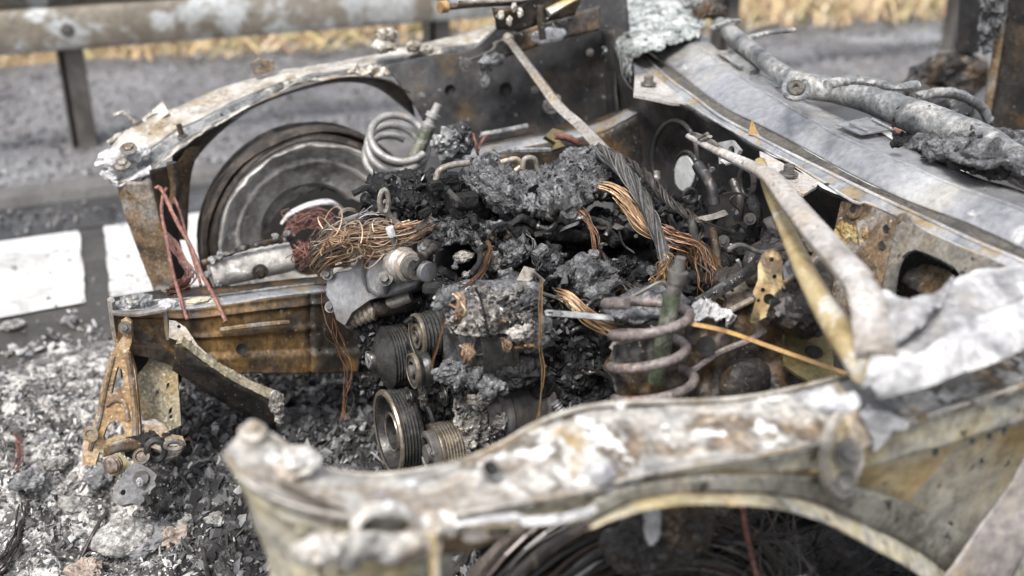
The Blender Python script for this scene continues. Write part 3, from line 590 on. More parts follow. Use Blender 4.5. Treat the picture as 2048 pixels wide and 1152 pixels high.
# far fender rail ---------------------------------------------------
ft = LN([(214,325,Y,2.77),(222,295,Y,2.78),(250,265,Y,2.80),(300,238,Y,2.84),(360,212,Y,2.87),(430,180,Y,2.90),(500,158,Y,2.92),(580,138,Y,2.94),(680,122,Y,2.95),(780,100,Y,2.96),(880,78,Y,2.96),(990,50,Y,2.96)])
fm = LN([(262,350,Y,2.72),(285,315,Y,2.73),(310,290,Y,2.75),(350,262,Y,2.78),(400,238,Y,2.80),(460,205,Y,2.83),(520,180,Y,2.85),(600,152,Y,2.86),(690,138,Y,2.87),(780,118,Y,2.88),(880,98,Y,2.88),(992,76,Y,2.88)])
fl = LN([(300,355,Y,2.71),(315,330,Y,2.71),(345,300,Y,2.72),(385,272,Y,2.74),(420,252,Y,2.76),(475,222,Y,2.79),(540,188,Y,2.81),(610,160,Y,2.83),(700,148,Y,2.84),(790,128,Y,2.85),(880,112,Y,2.85),(994,84,Y,2.85)])
ribbon('fender_rail', [ft, fm], 'far_rail', CAR, n=110, k=6, thick=.003, disp=.004, ds=14, seed=21)
ribbon('rail_channel', [[p+V((0,-.002,-.002)) for p in fm], [(a+b)*.5+V((0,.01,-.012)) for a, b in zip(fm, fl)], fl], 'tube_grey', CAR, n=110, k=3, thick=.002, disp=.004, ds=22, seed=22)
ribbon('rail_flange', [fl, [p+V((0,-.012,-.004+.006*math.sin(i*2.1))) for i, p in enumerate(fl)]], 'far_rail', CAR, n=110, k=2, thick=.0015, disp=.006, ds=30, seed=23)
# arch underside and front pillar
ribbon('arch_liner', [LN([(345,310),(385,280),(440,250),(500,215),(560,190),(640,165),(700,155),(770,160),(820,185)], y=2.76), LN([(350,400),(378,340),(420,285),(480,235),(545,200),(640,172),(705,165),(760,180),(830,235)], y=2.84)], 'rust_dark', CAR, n=80, k=4, thick=.003)
ribbon('front_pillar', [LN([(232,362),(250,430),(275,500),(308,585)], y=2.70), LN([(300,365),(318,430),(340,500),(352,590)], y=2.66)], 'rust_ochre', CAR, n=40, k=10, thick=.004, disp=.004, ds=20, seed=5)
ribbon('front_pillar_side', [LN([(300,340),(318,430),(340,500),(352,590)], y=2.66), LN([(345,330),(352,400),(360,480),(385,590)], y=2.74)], 'rust_dark', CAR, n=40, k=6, thick=.003)
ribbon('front_pillar_edge', [LN([(372,300),(350,340),(345,400),(350,480)], y=2.76), LN([(405,285),(385,340),(378,400),(375,480)], y=2.80)], 'rust_ochre', CAR, n=40, k=4, thick=.003)
for (u, v, r_) in ((263,380,.012),(285,410,.014)): lathe('pillar_hole', [(0,.0001),(.004,r_)], px(u,v,y=2.69), V((-.1,-1,.2)), 'hollow_shade', CAR, seg=16, close=False)
# crusty front tip of far rail, clips and studs
for i, (u, v, r_) in enumerate([(235,320,.05),(262,308,.045),(228,345,.03),(275,345,.04)]):
    lump('tip_crust', px(u,v,y=2.74), (r_,r_*.7,r_*.55), 'white_ash', CAR, amp=.45, sub=4, seed=i+3)
ribbon('tip_collar', [LN([(205,340),(222,362),(250,358),(280,342),(300,330)], y=2.70), LN([(218,355),(240,368),(262,362),(292,352),(306,345)], y=2.69)], 'white_ash', CAR, n=30, k=3, thick=.006, disp=.008, ds=30)
for (u, v) in ((257,298),(245,328)): bolt(px(u, v, y=2.70), V((-.1,-.5,.85)), .013, CAR, m='rust_ochre')
plate('slotted_clip', [(283,238),(325,203),(338,225),(320,240),(292,250)], frame3((283,238,Y,2.86),(325,203,Y,2.87),(320,240,Y,2.83)), 'far_rail', CAR, holes=[[(292,238),(306,228),(318,226),(312,234),(298,241)]], thick=.003)
tube('clip_wire', LN([(228,232),(245,226),(262,240),(275,250),(262,262),(250,272)], y=2.84), .006, 'far_rail', CAR, seg=8, jag=.3)
tube('clip_wire', LN([(218,288),(232,276),(250,268),(270,262)], y=2.84), .008, 'far_rail', CAR, seg=8, jag=.5)
tube('stud', LN([(357,248),(364,272)], y=2.76), .007, 'rust_dark', CAR, seg=8); bolt(px(366,274,y=2.76), V((0,-.3,1)), .009, CAR)
tube('rod_stub', LN([(343,325),(350,370),(348,405)], y=2.66), .012, 'rust_dark', CAR, seg=8, jag=.2)
plate('rail_clip', [(503,128),(520,118),(548,122),(550,140),(530,148),(510,152)], frame3((503,128,Y,2.9),(548,122,Y,2.9),(530,148,Y,2.9)), 'rust_ochre', CAR, thick=.02)
for i, (u, v, r_) in enumerate([(775,68,.022),(768,92,.026),(828,92,.018),(850,98,.02),(870,112,.022)]): lump('rail_knob', px(u,v,y=2.86), (r_*1.3,r_,r_*.8), 'far_rail', CAR, amp=.5, sub=3, seed=i)
ribbon('flaking_liner', [LN([(690,138),(730,128),(780,135),(815,152)], y=2.82), LN([(700,148),(745,155),(790,158),(820,160)], y=2.80)], 'far_rail', CAR, n=50, k=6, thick=.004, disp=.02, ds=40, ragged=.25, rs=30)
# far inner wing panel ------------------------------------------------
ribbon('inner_wing_panel', [LN([(770,130),(860,110),(940,96),(1010,40),(1100,5),(1250,-40)], y=2.80), LN([(815,190),(880,180),(960,165),(1040,140),(1130,110),(1260,60)], y=2.76), LN([(845,240),(900,235),(980,225),(1060,210),(1150,190),(1270,160)], y=2.74), LN([(870,300),(920,300),(990,290),(1070,280),(1160,265),(1280,235)], y=2.72)], 'soot_panel', CAR, n=90, k=12, thick=.003, disp=.006, ds=6, across='cr', seed=30)
for (u, v, r_) in ((897,180,.013),(1008,178,.016)): lathe('panel_hole', [(0,.0001),(.006,r_),(.012,r_*1.2)], px(u,v,y=2.735), V((0,-1,.1)), 'hollow_shade', CAR, seg=20, close=False)
ribbon('wing_rust_strip', [LN([(985,85),(1040,60),(1100,40),(1200,10)], y=2.72), LN([(990,120),(1040,105),(1100,85),(1200,60)], y=2.70)], 'rust_dark', CAR, n=50, k=6, thick=.003, disp=.006, ds=14)
plate('hatch_bracket', [(1078,300),(1080,215),(1092,196),(1110,191),(1122,200),(1128,230),(1132,300)], frame3((1078,300,Y,2.55),(1132,300,Y,2.55),(1110,191,Y,2.62)), 'soot_panel', CAR, thick=.02)
bolt(px(1101,212,y=2.57), V((-.2,-1,.5)), .014, CAR); bolt(px(1112,198,y=2.58), V((-.2,-1,.5)), .009, CAR)
for i, (u, v, r_) in enumerate([(932,130,.012),(1070,180,.007),(1124,38,.010),(1142,25,.01),(1035,55,.012),(842,192,.007),(1180,105,.007)]): bolt(px(u,v,y=2.70), V((-.2,-1,.3)), r_, CAR, m='steel')
lump('wing_debris', px(985,120,y=2.68), (.05,.02,.018), 'tube_grey', CAR, amp=.6, sub=3, seed=2, rot=.5)
lump('wing_debris', px(972,150,y=2.68), (.015,.015,.04), 'tube_grey', CAR, amp=.6, sub=3, seed=5)
for i,(u,v) in enumerate(((1085,75),(1108,68))): lump('wing_debris', px(u,v,y=2.66), (.03,.02,.02), 'white_ash', CAR, amp=.4, sub=3, seed=i)
tube('cable_loop', LN([(994,85),(985,100),(960,112),(940,120)], y=2.7), .004, 'steel', CAR, seg=6)
# bonnet hinge at the top
tube('bonnet_hinge', LN([(893,14),(960,8),(1040,4),(1130,-4)], y=2.62), .014, 'rust_dark', CAR, seg=8, flat=.6)
lathe('hinge_pin', [(0,.015),(.02,.015)], px(893,13,y=2.62), V((-1,-.2,0)), 'bar_yellow', CAR, seg=18)
tube('hinge_edge', LN([(915,3),(960,2),(1040,-2),(1130,-10)], y=2.6), .006, 'far_rail', CAR, seg=6, jag=.4)
ribbon('hinge_plate', [LN([(985,20),(1030,15),(1090,-5),(1170,-15)], y=2.6), LN([(995,60),(1035,62),(1070,50),(1150,30)], y=2.62)], 'rust_dark', CAR, n=30, k=6, thick=.008, disp=.01, ds=20)
tube('hinge_stay', LN([(1080,10),(1082,50),(1086,78)], y=2.6), .01, 'rust_dark', CAR, seg=8)
for i,(u,v) in enumerate(((1002,30),(1018,42),(1040,26),(1028,14))): lump('hinge_ash', px(u,v,y=2.58), (.007,.007,.012), 'far_rail', CAR, amp=.5, sub=3, seed=i)
tube('hinge_arm', LN([(1095,25),(1130,5),(1160,-10)], y=2.6), .02, 'ochre_tube', CAR, seg=8, flat=.5)
# far longitudinal, rear part (pale grey edge)
ribbon('chassis_rail', [LN([(930,300),(1000,285),(1100,268),(1200,245),(1285,198)], y=2.5), LN([(930,318),(1000,303),(1100,284),(1200,262),(1290,214)], y=2.44)], 'frame_top', CAR, n=60, k=4, thick=.004, disp=.002, ds=10)
ribbon('chassis_rail_side', [LN([(930,318),(1000,303),(1100,284),(1200,262),(1290,214)], y=2.44), LN([(935,420),(1000,410),(1100,400),(1200,380),(1300,340)], y=2.42)], 'rust_dark', CAR, n=60, k=6, thick=.004, disp=.004, ds=10)
ribbon('chassis_ledge', [LN([(925,268),(990,262),(1050,250),(1120,244),(1200,235),(1275,195)], y=2.62), LN([(930,300),(1000,285),(1050,276),(1120,262),(1200,245),(1285,198)], y=2.5)], 'rust_dark', CAR, n=60, k=4, thick=.004)
tube('chassis_edge', LN([(960,270),(1000,263),(1055,252)], y=2.52), .007, 'tube_grey', CAR, seg=8)
# far longitudinal, front part (rusty box)
bt0 = LN([(218,600),(300,588),(400,578),(500,567),(600,556),(740,545)], y=2.42); bt1 = LN([(224,622),(300,618),(380,616),(460,606),(560,592),(660,580),(740,574)], y=2.30)
bt2 = LN([(232,700),(300,712),(380,738),(460,742),(560,742),(660,742),(740,738)], y=2.28)
btm = [p.lerp(q, .55) for p, q in zip(bt0, bt1)]
ribbon('box_rail_top', [bt0, [p+V((0,0,-.012)) for p in btm]], 'rust_dark', CAR, n=70, k=4, thick=.004, disp=.004, ds=16, seed=4)
ribbon('box_rail_step', [btm, bt1], 'frame_top', CAR, n=70, k=3, thick=.004, disp=.003, ds=16, seed=6)
tube('box_rail_seam', [p+V((0,0,.002)) for p in btm], .004, 'tube_grey', CAR, seg=6, n=60, jag=.3)
def embossed(a, b, m, name):
    R0, R1 = smooth(a, 90), smooth(b, 90); rows = []
    for j in range(41):
        t = j/40; g = []
        for i in range(90):
            p = R0[i].lerp(R1[i], t); s = i/89
            e = .006*math.exp(-((t-.42-.04*(1-s))/.04)**2)*(1 if .3 < s < .78 else 0)+.007*math.exp(-((t-.12)/.03)**2)+.012*(1 if t > .72 else 0)*min(1, (t-.72)/.04)-.005*math.exp(-((s-.75)/.01)**2)
            g.append(p+V((0,-e,0))+V((0,1,0))*.0025*fr(p, 20, 3))
        rows.append(g)
    me = bpy.data.meshes.new(name); me.from_pydata([v for g in rows for v in g], [], [(j*90+i, j*90+i+1, (j+1)*90+i+1, (j+1)*90+i) for j in range(40) for i in range(89)])
    return solid(finish(name, me, m, CAR, sharp=40), .004, 0)
embossed([p+V((0,-.001,-.002)) for p in bt1], bt2, 'rust_box', 'box_rail_side')
for (u, v, r_) in ((483,697,.013),(560,620,.006),(640,700,.005)): lathe('rail_hole', [(0,.0001),(.004,r_)], px(u,v,y=2.268), V((-.1,-1,.1)), 'hollow_shade', CAR, seg=16, close=False)
tube('rail_stiffener', LN([(440,660),(500,652),(560,646),(578,645)], y=2.275), .006, 'rust_ochre', CAR, seg=8)
lump('rail_crust', px(268,608,y=2.33), (.035,.03,.018), 'tube_grey', CAR, amp=.7, sub=4, seed=3)
lump('rail_crust', px(335,610,y=2.32), (.02,.02,.012), 'white_ash', CAR, amp=.6, sub=3, seed=5)
for i,(u,v) in enumerate(((395,600),(420,603),(375,608))): lump('rail_crust', px(u,v,y=2.33), (.03,.012,.005), 'ochre_panel', CAR, amp=.6, sub=3, seed=i)
tube('box_end_flange', LN([(222,600),(228,650),(236,700),(240,750)], y=2.30), .008, 'hinge', CAR, seg=6, flat=2.2, upv=V((0,1,0)))
tube('box_end_flange', LN([(224,625),(270,628),(330,618)], y=2.28), .010, 'hinge', CAR, seg=6, flat=.5)
box('box_end_core', px(290,680,y=2.40), (.12,.18,.16), 'hollow_shade', CAR)
# cowl ------------------------------------------------------------------
L0 = LN([(1262,120),(1305,152),(1375,208),(1435,245),(1512,290),(1584,328),(1641,362),(1709,406),(1734,407),(1794,433),(1881,478),(1991,525),(2060,552),(2150,600)], z=.79)
L1 = LN([(1262,88),(1284,109),(1339,159),(1386,193),(1438,232),(1500,266),(1565,300),(1631,333),(1678,356),(1756,394),(1850,437),(1944,481),(2047,525),(2150,572)], z=.80)
L2 = LN([(1266,84),(1288,105),(1341,150),(1390,187),(1442,225),(1502,256),(1566,290),(1632,325),(1680,349),(1758,386),(1850,427),(1945,468),(2047,512),(2150,560)], z=.792)
L3 = LN([(1275,82),(1296,102),(1344,136),(1396,177),(1448,214),(1500,240),(1565,273),(1631,309),(1675,334),(1745,370),(1819,403),(1912,437),(1975,464),(2047,498),(2150,545)], z=.80)
L4 = LN([(1345,35),(1386,76),(1409,99),(1474,146),(1539,188),(1605,229),(1662,262),(1731,294),(1819,331),(1881,359),(1959,387),(2047,419),(2150,462)], z=.835)
L5 = LN([(1372,30),(1396,60),(1415,78),(1450,112),(1512,141),(1573,177),(1631,209),(1691,239),(1750,259),(1784,278),(1831,303),(1912,337),(1975,362),(2047,382),(2150,420)], z=.83)
ribbon('cowl_flange', [L0, L1], 'frame_top', CAR, n=150, k=5, thick=.003, disp=.002, ds=16, seed=41)
ribbon('cowl_channel', [[p+V((0,0,-.001)) for p in L1], L2, [p+V((0,0,-.002)) for p in L3]], 'cowl_dark', CAR, n=130, k=5, thick=.003, disp=.003, ds=14, seed=42)
mid = [(a*.75+b*.25)+V((0,0,.008)) for a, b in zip(smooth(L3, 30), smooth(L4, 30))]; mid2 = [(a*.2+b*.8)+V((0,0,.008)) for a, b in zip(smooth(L3, 30), smooth(L4, 30))]
ribbon('cowl_panel', [L3, mid, mid2, L4, [p+V((0,0,-.003)) for p in smooth(L4, 30)] , L5], 'cowl', CAR, n=180, k=5, thick=.003, disp=.0012, ds=10, warp=.003, seed=43, across='lin', sharp=50)
tube('cowl_ridge', [p+V((0,0,.001)) for p in L0], .003, 'cowl_edge', CAR, seg=8, n=120, jag=.2)
lump('pressed_boss', px(1703,303,z=.815), (.035,.022,.006), 'cowl', CAR, amp=.08, sub=4, rot=.9)
tube('cowl_ridge', [p+V((0,0,.001)) for p in L1], .0035, 'cowl_edge', CAR, seg=8, n=120)
tube('cowl_fold', [p+V((0,0,-.0012)) for p in L4], .0035, 'cowl', CAR, seg=8, n=120)
for (u, v, r_, z_) in ((1556,179,.007,.833),(1734,267,.008,.833),(1848,319,.008,.833),(1746,243,.005,.833),(1654,372,.006,.79),(1672,372,.006,.79),(1720,385,.005,.79)):
    lathe('cowl_hole', [(0,r_),(.0004,.0001)], px(u,v,z=z_)+V((0,0,.004)), V((0,0,1)), 'hollow_shade', CAR, seg=16, close=False)
for (a, b, c_, d, h1, h2) in (((1672,247),(1735,234),(1788,258),(1722,268),(1708,251),(1755,250)), ((1432,102),(1480,98),(1528,128),(1478,132),(1462,110),(1498,120))):
    plate('hinge_clip', [a, b, c_, d], frame3((a[0],a[1],Z,.842),(b[0],b[1],Z,.842),(c_[0],c_[1],Z,.844)), 'cowl', CAR, holes=[('c',h1[0],h1[1],.006),('c',h2[0],h2[1],.006)], thick=.003)
for pts in (((1700,247),(1722,256),(1735,262)), ((1745,238),(1772,252),(1784,258))): tube('clip_rib', LN(pts, z=.847), .003, 'cowl', CAR, seg=6)
plate('cowl_lug', [(1455,92),(1500,130),(1508,122),(1525,125),(1520,135),(1500,141),(1460,118)], frame3((1455,92,Z,.844),(1500,130,Z,.844),(1525,125,Z,.844)), 'tube_grey', CAR, thick=.012)
# triangular brackets with bolts
t1 = plate('cowl_bracket', [(1270,150),(1300,146),(1318,158),(1352,185),(1378,208),(1345,206),(1300,196),(1267,190)], frame3((1270,150,Z,.80),(1378,208,Z,.79),(1267,190,Z,.80)), 'arm', CAR, thick=.006)
bolt(px(1297,168,z=.803), V((0,0,1)), .013, CAR, m='steel', h=1.5)
t2 = plate('cowl_bracket', [(1519,302),(1530,306),(1600,345),(1636,360),(1634,372),(1608,388),(1590,382),(1565,372),(1540,358),(1525,340)], frame3((1519,302,Z,.795),(1636,360,Z,.79),(1565,372,Z,.795)), 'arm', CAR, thick=.005)
bolt(px(1577,348,z=.80), V((0,0,1)), .012, CAR, m='bolt', h=1.4)
plate('torn_fin', [(1496,268),(1503,240),(1512,262),(1520,275)], frame3((1496,268,Z,.80),(1503,240,Z,.83),(1520,275,Z,.80)), 'bar_yellow', CAR, thick=.003)
# firewall ---------------------------------------------------------------
F0 = LN([(1225,90),(1270,180),(1370,215),(1450,256),(1520,302),(1600,345),(1650,375),(1717,412)], x=1.40)
F1 = LN([(1225,200),(1280,270),(1370,310),(1440,350),(1500,400),(1560,440),(1610,470),(1660,500)], x=1.44)
F2 = LN([(1225,330),(1290,400),(1370,440),(1430,480),(1490,520),(1550,560),(1600,590),(1650,610)], x=1.42)
F3 = LN([(1225,460),(1290,540),(1370,580),(1430,610),(1490,640),(1550,660),(1600,690),(1650,710)], x=1.36)
ribbon('firewall', [F0, F1, F2, F3], 'soot_panel', CAR, n=90, k=14, thick=.003, disp=.01, ds=8, across='cr', seed=50)
ribbon('firewall_side', [LN([(1180,60),(1200,200),(1220,330),(1240,460)], x=1.55), LN([(1228,60),(1235,200),(1245,330),(1255,460)], x=1.42)], 'soot_panel', CAR, n=40, k=6, thick=.003, disp=.006, ds=8)
def oval_ring(u, v, a, b, r, m, x=1.40): tube('pressed_ring', [px(u+a*math.cos(t), v+b*math.sin(t), x=x) for t in [6.283*i/18 for i in range(19)]], r, m, CAR, seg=8, n=56)
oval_ring(1350,320,45,78,.006,'soot_panel'); oval_ring(1372,345,24,42,.004,'soot_panel', 1.39)
gp = [(1368+19*math.cos(t), 347+35*math.sin(t)) for t in [6.283*i/24 for i in range(24)]]
plate('bright_hole_disc', gp, frame3((1340,345,X,1.385),(1400,345,X,1.385),(1370,300,X,1.385)), 'bright_hole', CAR, thick=.004)  # solid pale disc painted as bright background showing through a hole
plate('loop_lug', [(1436,285),(1462,280),(1478,300),(1465,325),(1438,328)], frame3((1436,285,X,1.33),(1478,300,X,1.33),(1438,328,X,1.32)), 'cowl_edge', CAR, holes=[('c',1462,303,.012)], thick=.01)
plate('firewall_tab', [(1440,320),(1462,310),(1470,322),(1450,328)], frame3((1440,320,X,1.32),(1470,322,X,1.32),(1450,328,X,1.31)), 'white_ash', CAR, thick=.004)
# ochre bulkhead panel with arched opening (right)
PB = frame3((1640,420,X,1.33),(1900,420,X,1.33),(1700,640,X,1.25))
plate('bulkhead_panel', [(1682,402),(1735,408),(1792,438),(1778,500),(1762,570),(1752,650),(1690,650),(1655,560),(1660,520),(1668,465)], PB, 'rust_ochre', CAR, thick=.004)
plate('bulkhead_panel', [(1796,438),(1850,463),(1930,498),(2000,528),(2060,552),(2060,610),(1960,600),(1908,533),(1880,518),(1850,505),(1831,499),(1814,504),(1802,515),(1792,540),(1782,600),(1778,650),(1756,650),(1766,570),(1782,500)], PB, 'bulkhead_grey', CAR, thick=.006)
plate('bulkhead_inner', [(1740,450),(2000,480),(1980,660),(1730,660)], frame3((1740,450,X,1.46),(2000,480,X,1.46),(1730,660,X,1.42)), 'rust_dark', CAR, thick=.004)
tube('arch_rim', LN([(1780,640),(1786,590),(1794,540),(1804,515),(1816,503),(1832,498),(1850,503),(1908,532)], x=1.322), .005, 'tube_grey', CAR, seg=8)
tube('bulkhead_rib', LN([(1728,440),(1735,520),(1722,600),(1715,650)], x=1.318), .016, 'rust_ochre', CAR, seg=8, flat=.4)
tube('bulkhead_post', LN([(1800,480),(1788,530),(1775,590),(1768,650)], x=1.315), .014, 'tube_grey', CAR, seg=10, flat=.6)
for (u, v, r_) in ((1709,418,.012),(1806,452,.014)):
    lathe('spot_boss', [(0,r_*1.6),(.003,r_*1.5),(.004,r_)], px(u,v,x=1.325), V((-1,-.1,.25)), 'rust_ochre', CAR, seg=22); lathe('spot_hole', [(.0048,r_*.6),(.005,.0001)], px(u,v,x=1.325), V((-1,-.1,.25)), 'hollow_shade', CAR, seg=14, close=False)
for i in range(6): lathe('spot_weld', [(0,.0085),(.002,.007),(.001,.004)], px(1774-9*i, 456+34*i, x=1.302) if False else px(1773-8.5*i, 458+32*i, x=1.30), V((-1,-.1,.2)), 'rust_dark', CAR, seg=12)
for i,(u,v,r_) in enumerate(((1690,475,.03),(1722,478,.026),(1700,510,.035),(1715,545,.028))): lump('charred_patch', px(u,v,x=1.315), (.012,r_,r_*.9), 'char' if i > 1 else 'olive_spot', CAR, amp=.5, sub=4, seed=i)
ribbon('floor_grate', [LN([(1830,520),(1900,545),(1940,580)], x=1.40), LN([(1800,560),(1860,600),(1900,640)], x=1.36)], 'rust_ochre', CAR, n=30, k=5, thick=.003, disp=.01, ds=30)
# cross tube behind the cowl and interior
ct = LN([(1440,50),(1480,82),(1524,118),(1569,152),(1614,172),(1674,180),(1749,202),(1824,231),(1899,258),(1964,280),(2030,320)], z=.865)
tube('dashboard_beam', ct, [.021,.023,.024,.022,.021,.026,.030,.031,.036,.031,.026], 'tube_grey', CAR, seg=22, n=120, jag=.05)
tube('beam_arm', LN([(1655,170),(1700,160),(1750,165),(1790,175),(1832,170)], z=.95), [.012,.014,.012,.010,.013], 'tube_grey', CAR, seg=12, n=50, jag=.25, flat=.7)
tube('beam_arm', LN([(1425,55),(1460,42),(1482,42)], z=.93), .008, 'tube_grey', CAR, seg=10, flat=.6)
tube('beam_arm', LN([(1500,75),(1540,65),(1588,60)], z=.93), .010, 'tube_grey', CAR, seg=10, flat=.6)
for r_, a in ((.028,'tube_grey'),(.016,'cowl_dark')): tube('beam_saddle', [px(1592+ (24 if r_ > .02 else 12)*math.cos(t), 178+(20 if r_ > .02 else 10)*math.sin(t), z=.90) for t in [6.283*i/12 for i in range(13)]], .006, a, CAR, seg=8, n=36)
tube('column_shaft', LN([(2010,285),(2048,278),(2100,270)], z=.84), .02, 'char_pale', CAR, seg=12, jag=.2)
tube('steering_wheel_rim', LN([(1790,265),(1800,215),(1850,190),(1910,190),(1960,215),(1985,262)], y=1.95), .010, 'rust_dark', CAR, seg=10, n=50)
tube('steering_wheel_wrap', LN([(1830,196),(1870,186),(1910,187),(1955,208),(1978,240)], y=1.93), .012, 'tube_grey', CAR, seg=10, n=40, jag=.2)
lump('seat_frame', px(1890,160,y=2.7), (.16,.06,.09), 'rust_dark', CAR, amp=.5, sub=4, seed=8)
lump('seat_frame', px(1880,240,y=2.1), (.10,.05,.06), 'soot_panel', CAR, amp=.5, sub=4, seed=9)
ribbon('seat_pan', [LN([(1820,170),(1900,185),(1990,260),(2060,300)], y=2.3), LN([(1800,300),(1880,330),(1990,350),(2060,380)], y=2.0)], 'rust_dark', CAR, n=40, k=8, disp=.02, ds=8, thick=.004)
tube('door_pillar', LN([(1945,-60),(1940,20),(1935,100)], y=2.7), .045, 'soot_panel', CAR, seg=10, flat=.6)
ribbon('pillar_panel', [LN([(2010,-80),(1998,60),(1985,180),(1975,290)], y=2.3), LN([(2140,-80),(2130,60),(2120,180),(2110,300)], y=2.2)], 'rust_dark', CAR, n=30, k=8, thick=.02, disp=.01, ds=8)
tube('pillar_trim', LN([(2012,-40),(2000,60),(1985,160),(1975,220)], y=2.29), .012, 'rust_ochre', CAR, seg=8)
lump('pillar_crust', px(1985,20,y=2.28), (.03,.03,.07), 'char_pale', CAR, amp=.6, sub=4, seed=4); lump('pillar_crust', px(1975,75,y=2.28), (.02,.02,.045), 'char_pale', CAR, amp=.6, sub=4, seed=6)
# hot pink-red remnant behind the cowl
lump('red_remnant', px(1805,265,z=.74), (.02,.02,.03), 'copper_red', CAR, amp=.4, sub=3)
# near rear strut-tower region: ashy mass on right is laid later
# ============================================================ WHEELS
def lathe_y(name, prof, c, ax, m, par, **k): return lathe(name, prof, c, ax, m, par, **k)
wc = V((.648,2.775,.368)); wa = V((.03,-1,.04)).normalized()      # far wheel, seen from inside the car
wr = lathe('wheel', [(-.07,.235),(-.05,.222),(-.01,.235),(.0,.262),(.012,.268),(.016,.262),(.010,.252),(.002,.244),(-.016,.226),(-.02,.215),(-.014,.206),(-.024,.196),(-.045,.165),(-.052,.14),(-.07,.128),(-.10,.12),(-.12,.001)], wc, wa, 'rim', CAR, seg=90, jag=.004, js=14, close=False)
bm = bmesh.new(); rg = random.Random(4)
for k_ in range(46):
    R_ = .264+.036*rg.random(); off = -.06+.075*rg.random(); ph = rg.random()*9
    e1 = wa.orthogonal().normalized(); e2 = wa.cross(e1)
    P_ = [wc+wa*(off+.008*noise.noise(V((i*.2,ph,0))))+(e1*math.cos(i*.1309)+e2*math.sin(i*.1309))*(R_+.008*noise.noise(V((ph,i*.25,2)))) for i in range(49)]
    bm_tube(bm, P_, .004+.005*rg.random(), 5, caps=False)
finish('burnt_tyre', tomesh('burnt_tyre', bm), 'wheel_ring', wr, sharp=None)
lathe('tyre_core', [(-.07,.25),(-.06,.285),(-.03,.287),(.0,.28),(.012,.268)], wc, wa, 'wheel_ring', wr, seg=80, jag=.006, js=20, close=False)
lathe('rim_bead', [(.014,.262),(.02,.258),(.016,.25)], wc, wa, 'rim', wr, seg=80, jag=.006, js=30, close=False)
lathe('inner_step', [(-.012,.214),(-.006,.209),(-.010,.202),(-.02,.200)], wc, wa, 'rim', wr, seg=80, jag=.005, js=18, close=False)
dk = lathe('brake_disc', [(-.075,.001),(-.07,.10),(-.07,.128),(-.085,.130),(-.085,.001)], wc+V((.05,0,-.02)), wa, 'rust_dark', wr, seg=50, jag=.004, js=20)
for (pts, m_) in (([(528,470),(545,448),(560,425),(585,410),(600,392),(628,388),(640,380),(668,384),(690,400),(705,402),(740,408),(752,440),(745,500),(640,510),(560,510)], 'hollow_shade'),):
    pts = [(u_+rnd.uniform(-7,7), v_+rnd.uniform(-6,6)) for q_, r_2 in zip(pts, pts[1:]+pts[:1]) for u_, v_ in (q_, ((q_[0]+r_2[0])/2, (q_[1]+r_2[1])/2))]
    plate('torn_opening_shade', pts, frame3((545,470,Y,2.70),(690,395,Y,2.71),(640,500,Y,2.69)), m_, wr, thick=.01)  # near-black plate paints the shade inside the torn wheel opening
tube('brake_shoe', LN([(562,448),(580,428),(612,412),(648,404),(670,408),(684,420)], y=2.64), [.006,.011,.013,.013,.014,.012], 'white_ash', wr, seg=10, flat=.5, n=40)
# canister in front of the wheel
cd = (px(585,510,y=2.46)-px(418,545,y=2.46)).normalized()
cc = px(418,545,y=2.46)+V((0,0,-.002)); cl = (px(585,510,y=2.46)-cc).length
cn = lathe('canister', [(0,.02),(.003,.034),(.012,.038),(.03,.036),(cl-.02,.036),(cl-.004,.034),(cl,.02)], cc, cd, 'rim', CAR, seg=36, jag=.0015, js=30)
tube('canister_rail', LN([(405,528),(460,505),(520,488),(570,480),(590,470)], y=2.44), .007, 'rust_dark', cn, seg=8, jag=.5, n=60)
bolt(px(520,543,y=2.42), V((-.1,-1,.1)), .012, cn, m='rust_dark')
for i,(u,v) in enumerate(((424,522),(440,512),(552,474),(575,468),(415,548),(438,566))): lump('canister_crust', px(u,v,y=2.43), .009, 'tube_grey', cn, amp=.5, sub=3, seed=i)
# near wheel, seen below the arch
nwc = V((.72,1.17,.17)); na = V((0,-1,.05)).normalized()
nw = lathe('wheel', [(-.17,.205),(-.02,.205),(.0,.235),(.012,.238),(.014,.228),(-.02,.19),(-.12,.18),(-.14,.001)], nwc, na, 'rust_dark', CAR, seg=80, jag=.005, js=20, close=False)
bm = bmesh.new(); rg = random.Random(14); e1 = na.orthogonal().normalized(); e2 = na.cross(e1)
for k_ in range(70):
    R_ = .225+.075*rg.random(); off = -.18+.25*rg.random(); ph = rg.random()*9; a0 = rg.random()*6.28; ln = rg.uniform(1.5,6); fl_ = rg.uniform(0,.06)*(rg.random() < .4)
    P_ = [nwc+na*(off+.02*noise.noise(V((i*.1,ph,0))))+(e1*math.cos(a0+ln*i/40)+e2*math.sin(a0+ln*i/40))*(R_+fl_*(i/40)**3+.01*noise.noise(V((ph,i*.2,2)))) for i in range(41)]
    bm_tube(bm, P_, .002+.005*rg.random()**2, 5, caps=False)
finish('burnt_tyre', tomesh('burnt_tyre', bm), 'dark_wire', nw, sharp=None)
for R_, off, r_, m_ in ((.275,.02,.010,'spring_grey'),(.245,.03,.010,'wheel_ring'),(.305,-.02,.012,'wheel_ring'),(.292,-.1,.016,'wheel_ring')):
    tube('tyre_bead', [nwc+na*off+(e1*math.cos(t)+e2*math.sin(t))*(R_+.006*noise.noise(V((t*3,R_*90,0)))) for t in [6.283*i/40 for i in range(41)]], r_, m_, nw, seg=8, n=120, jag=.2)
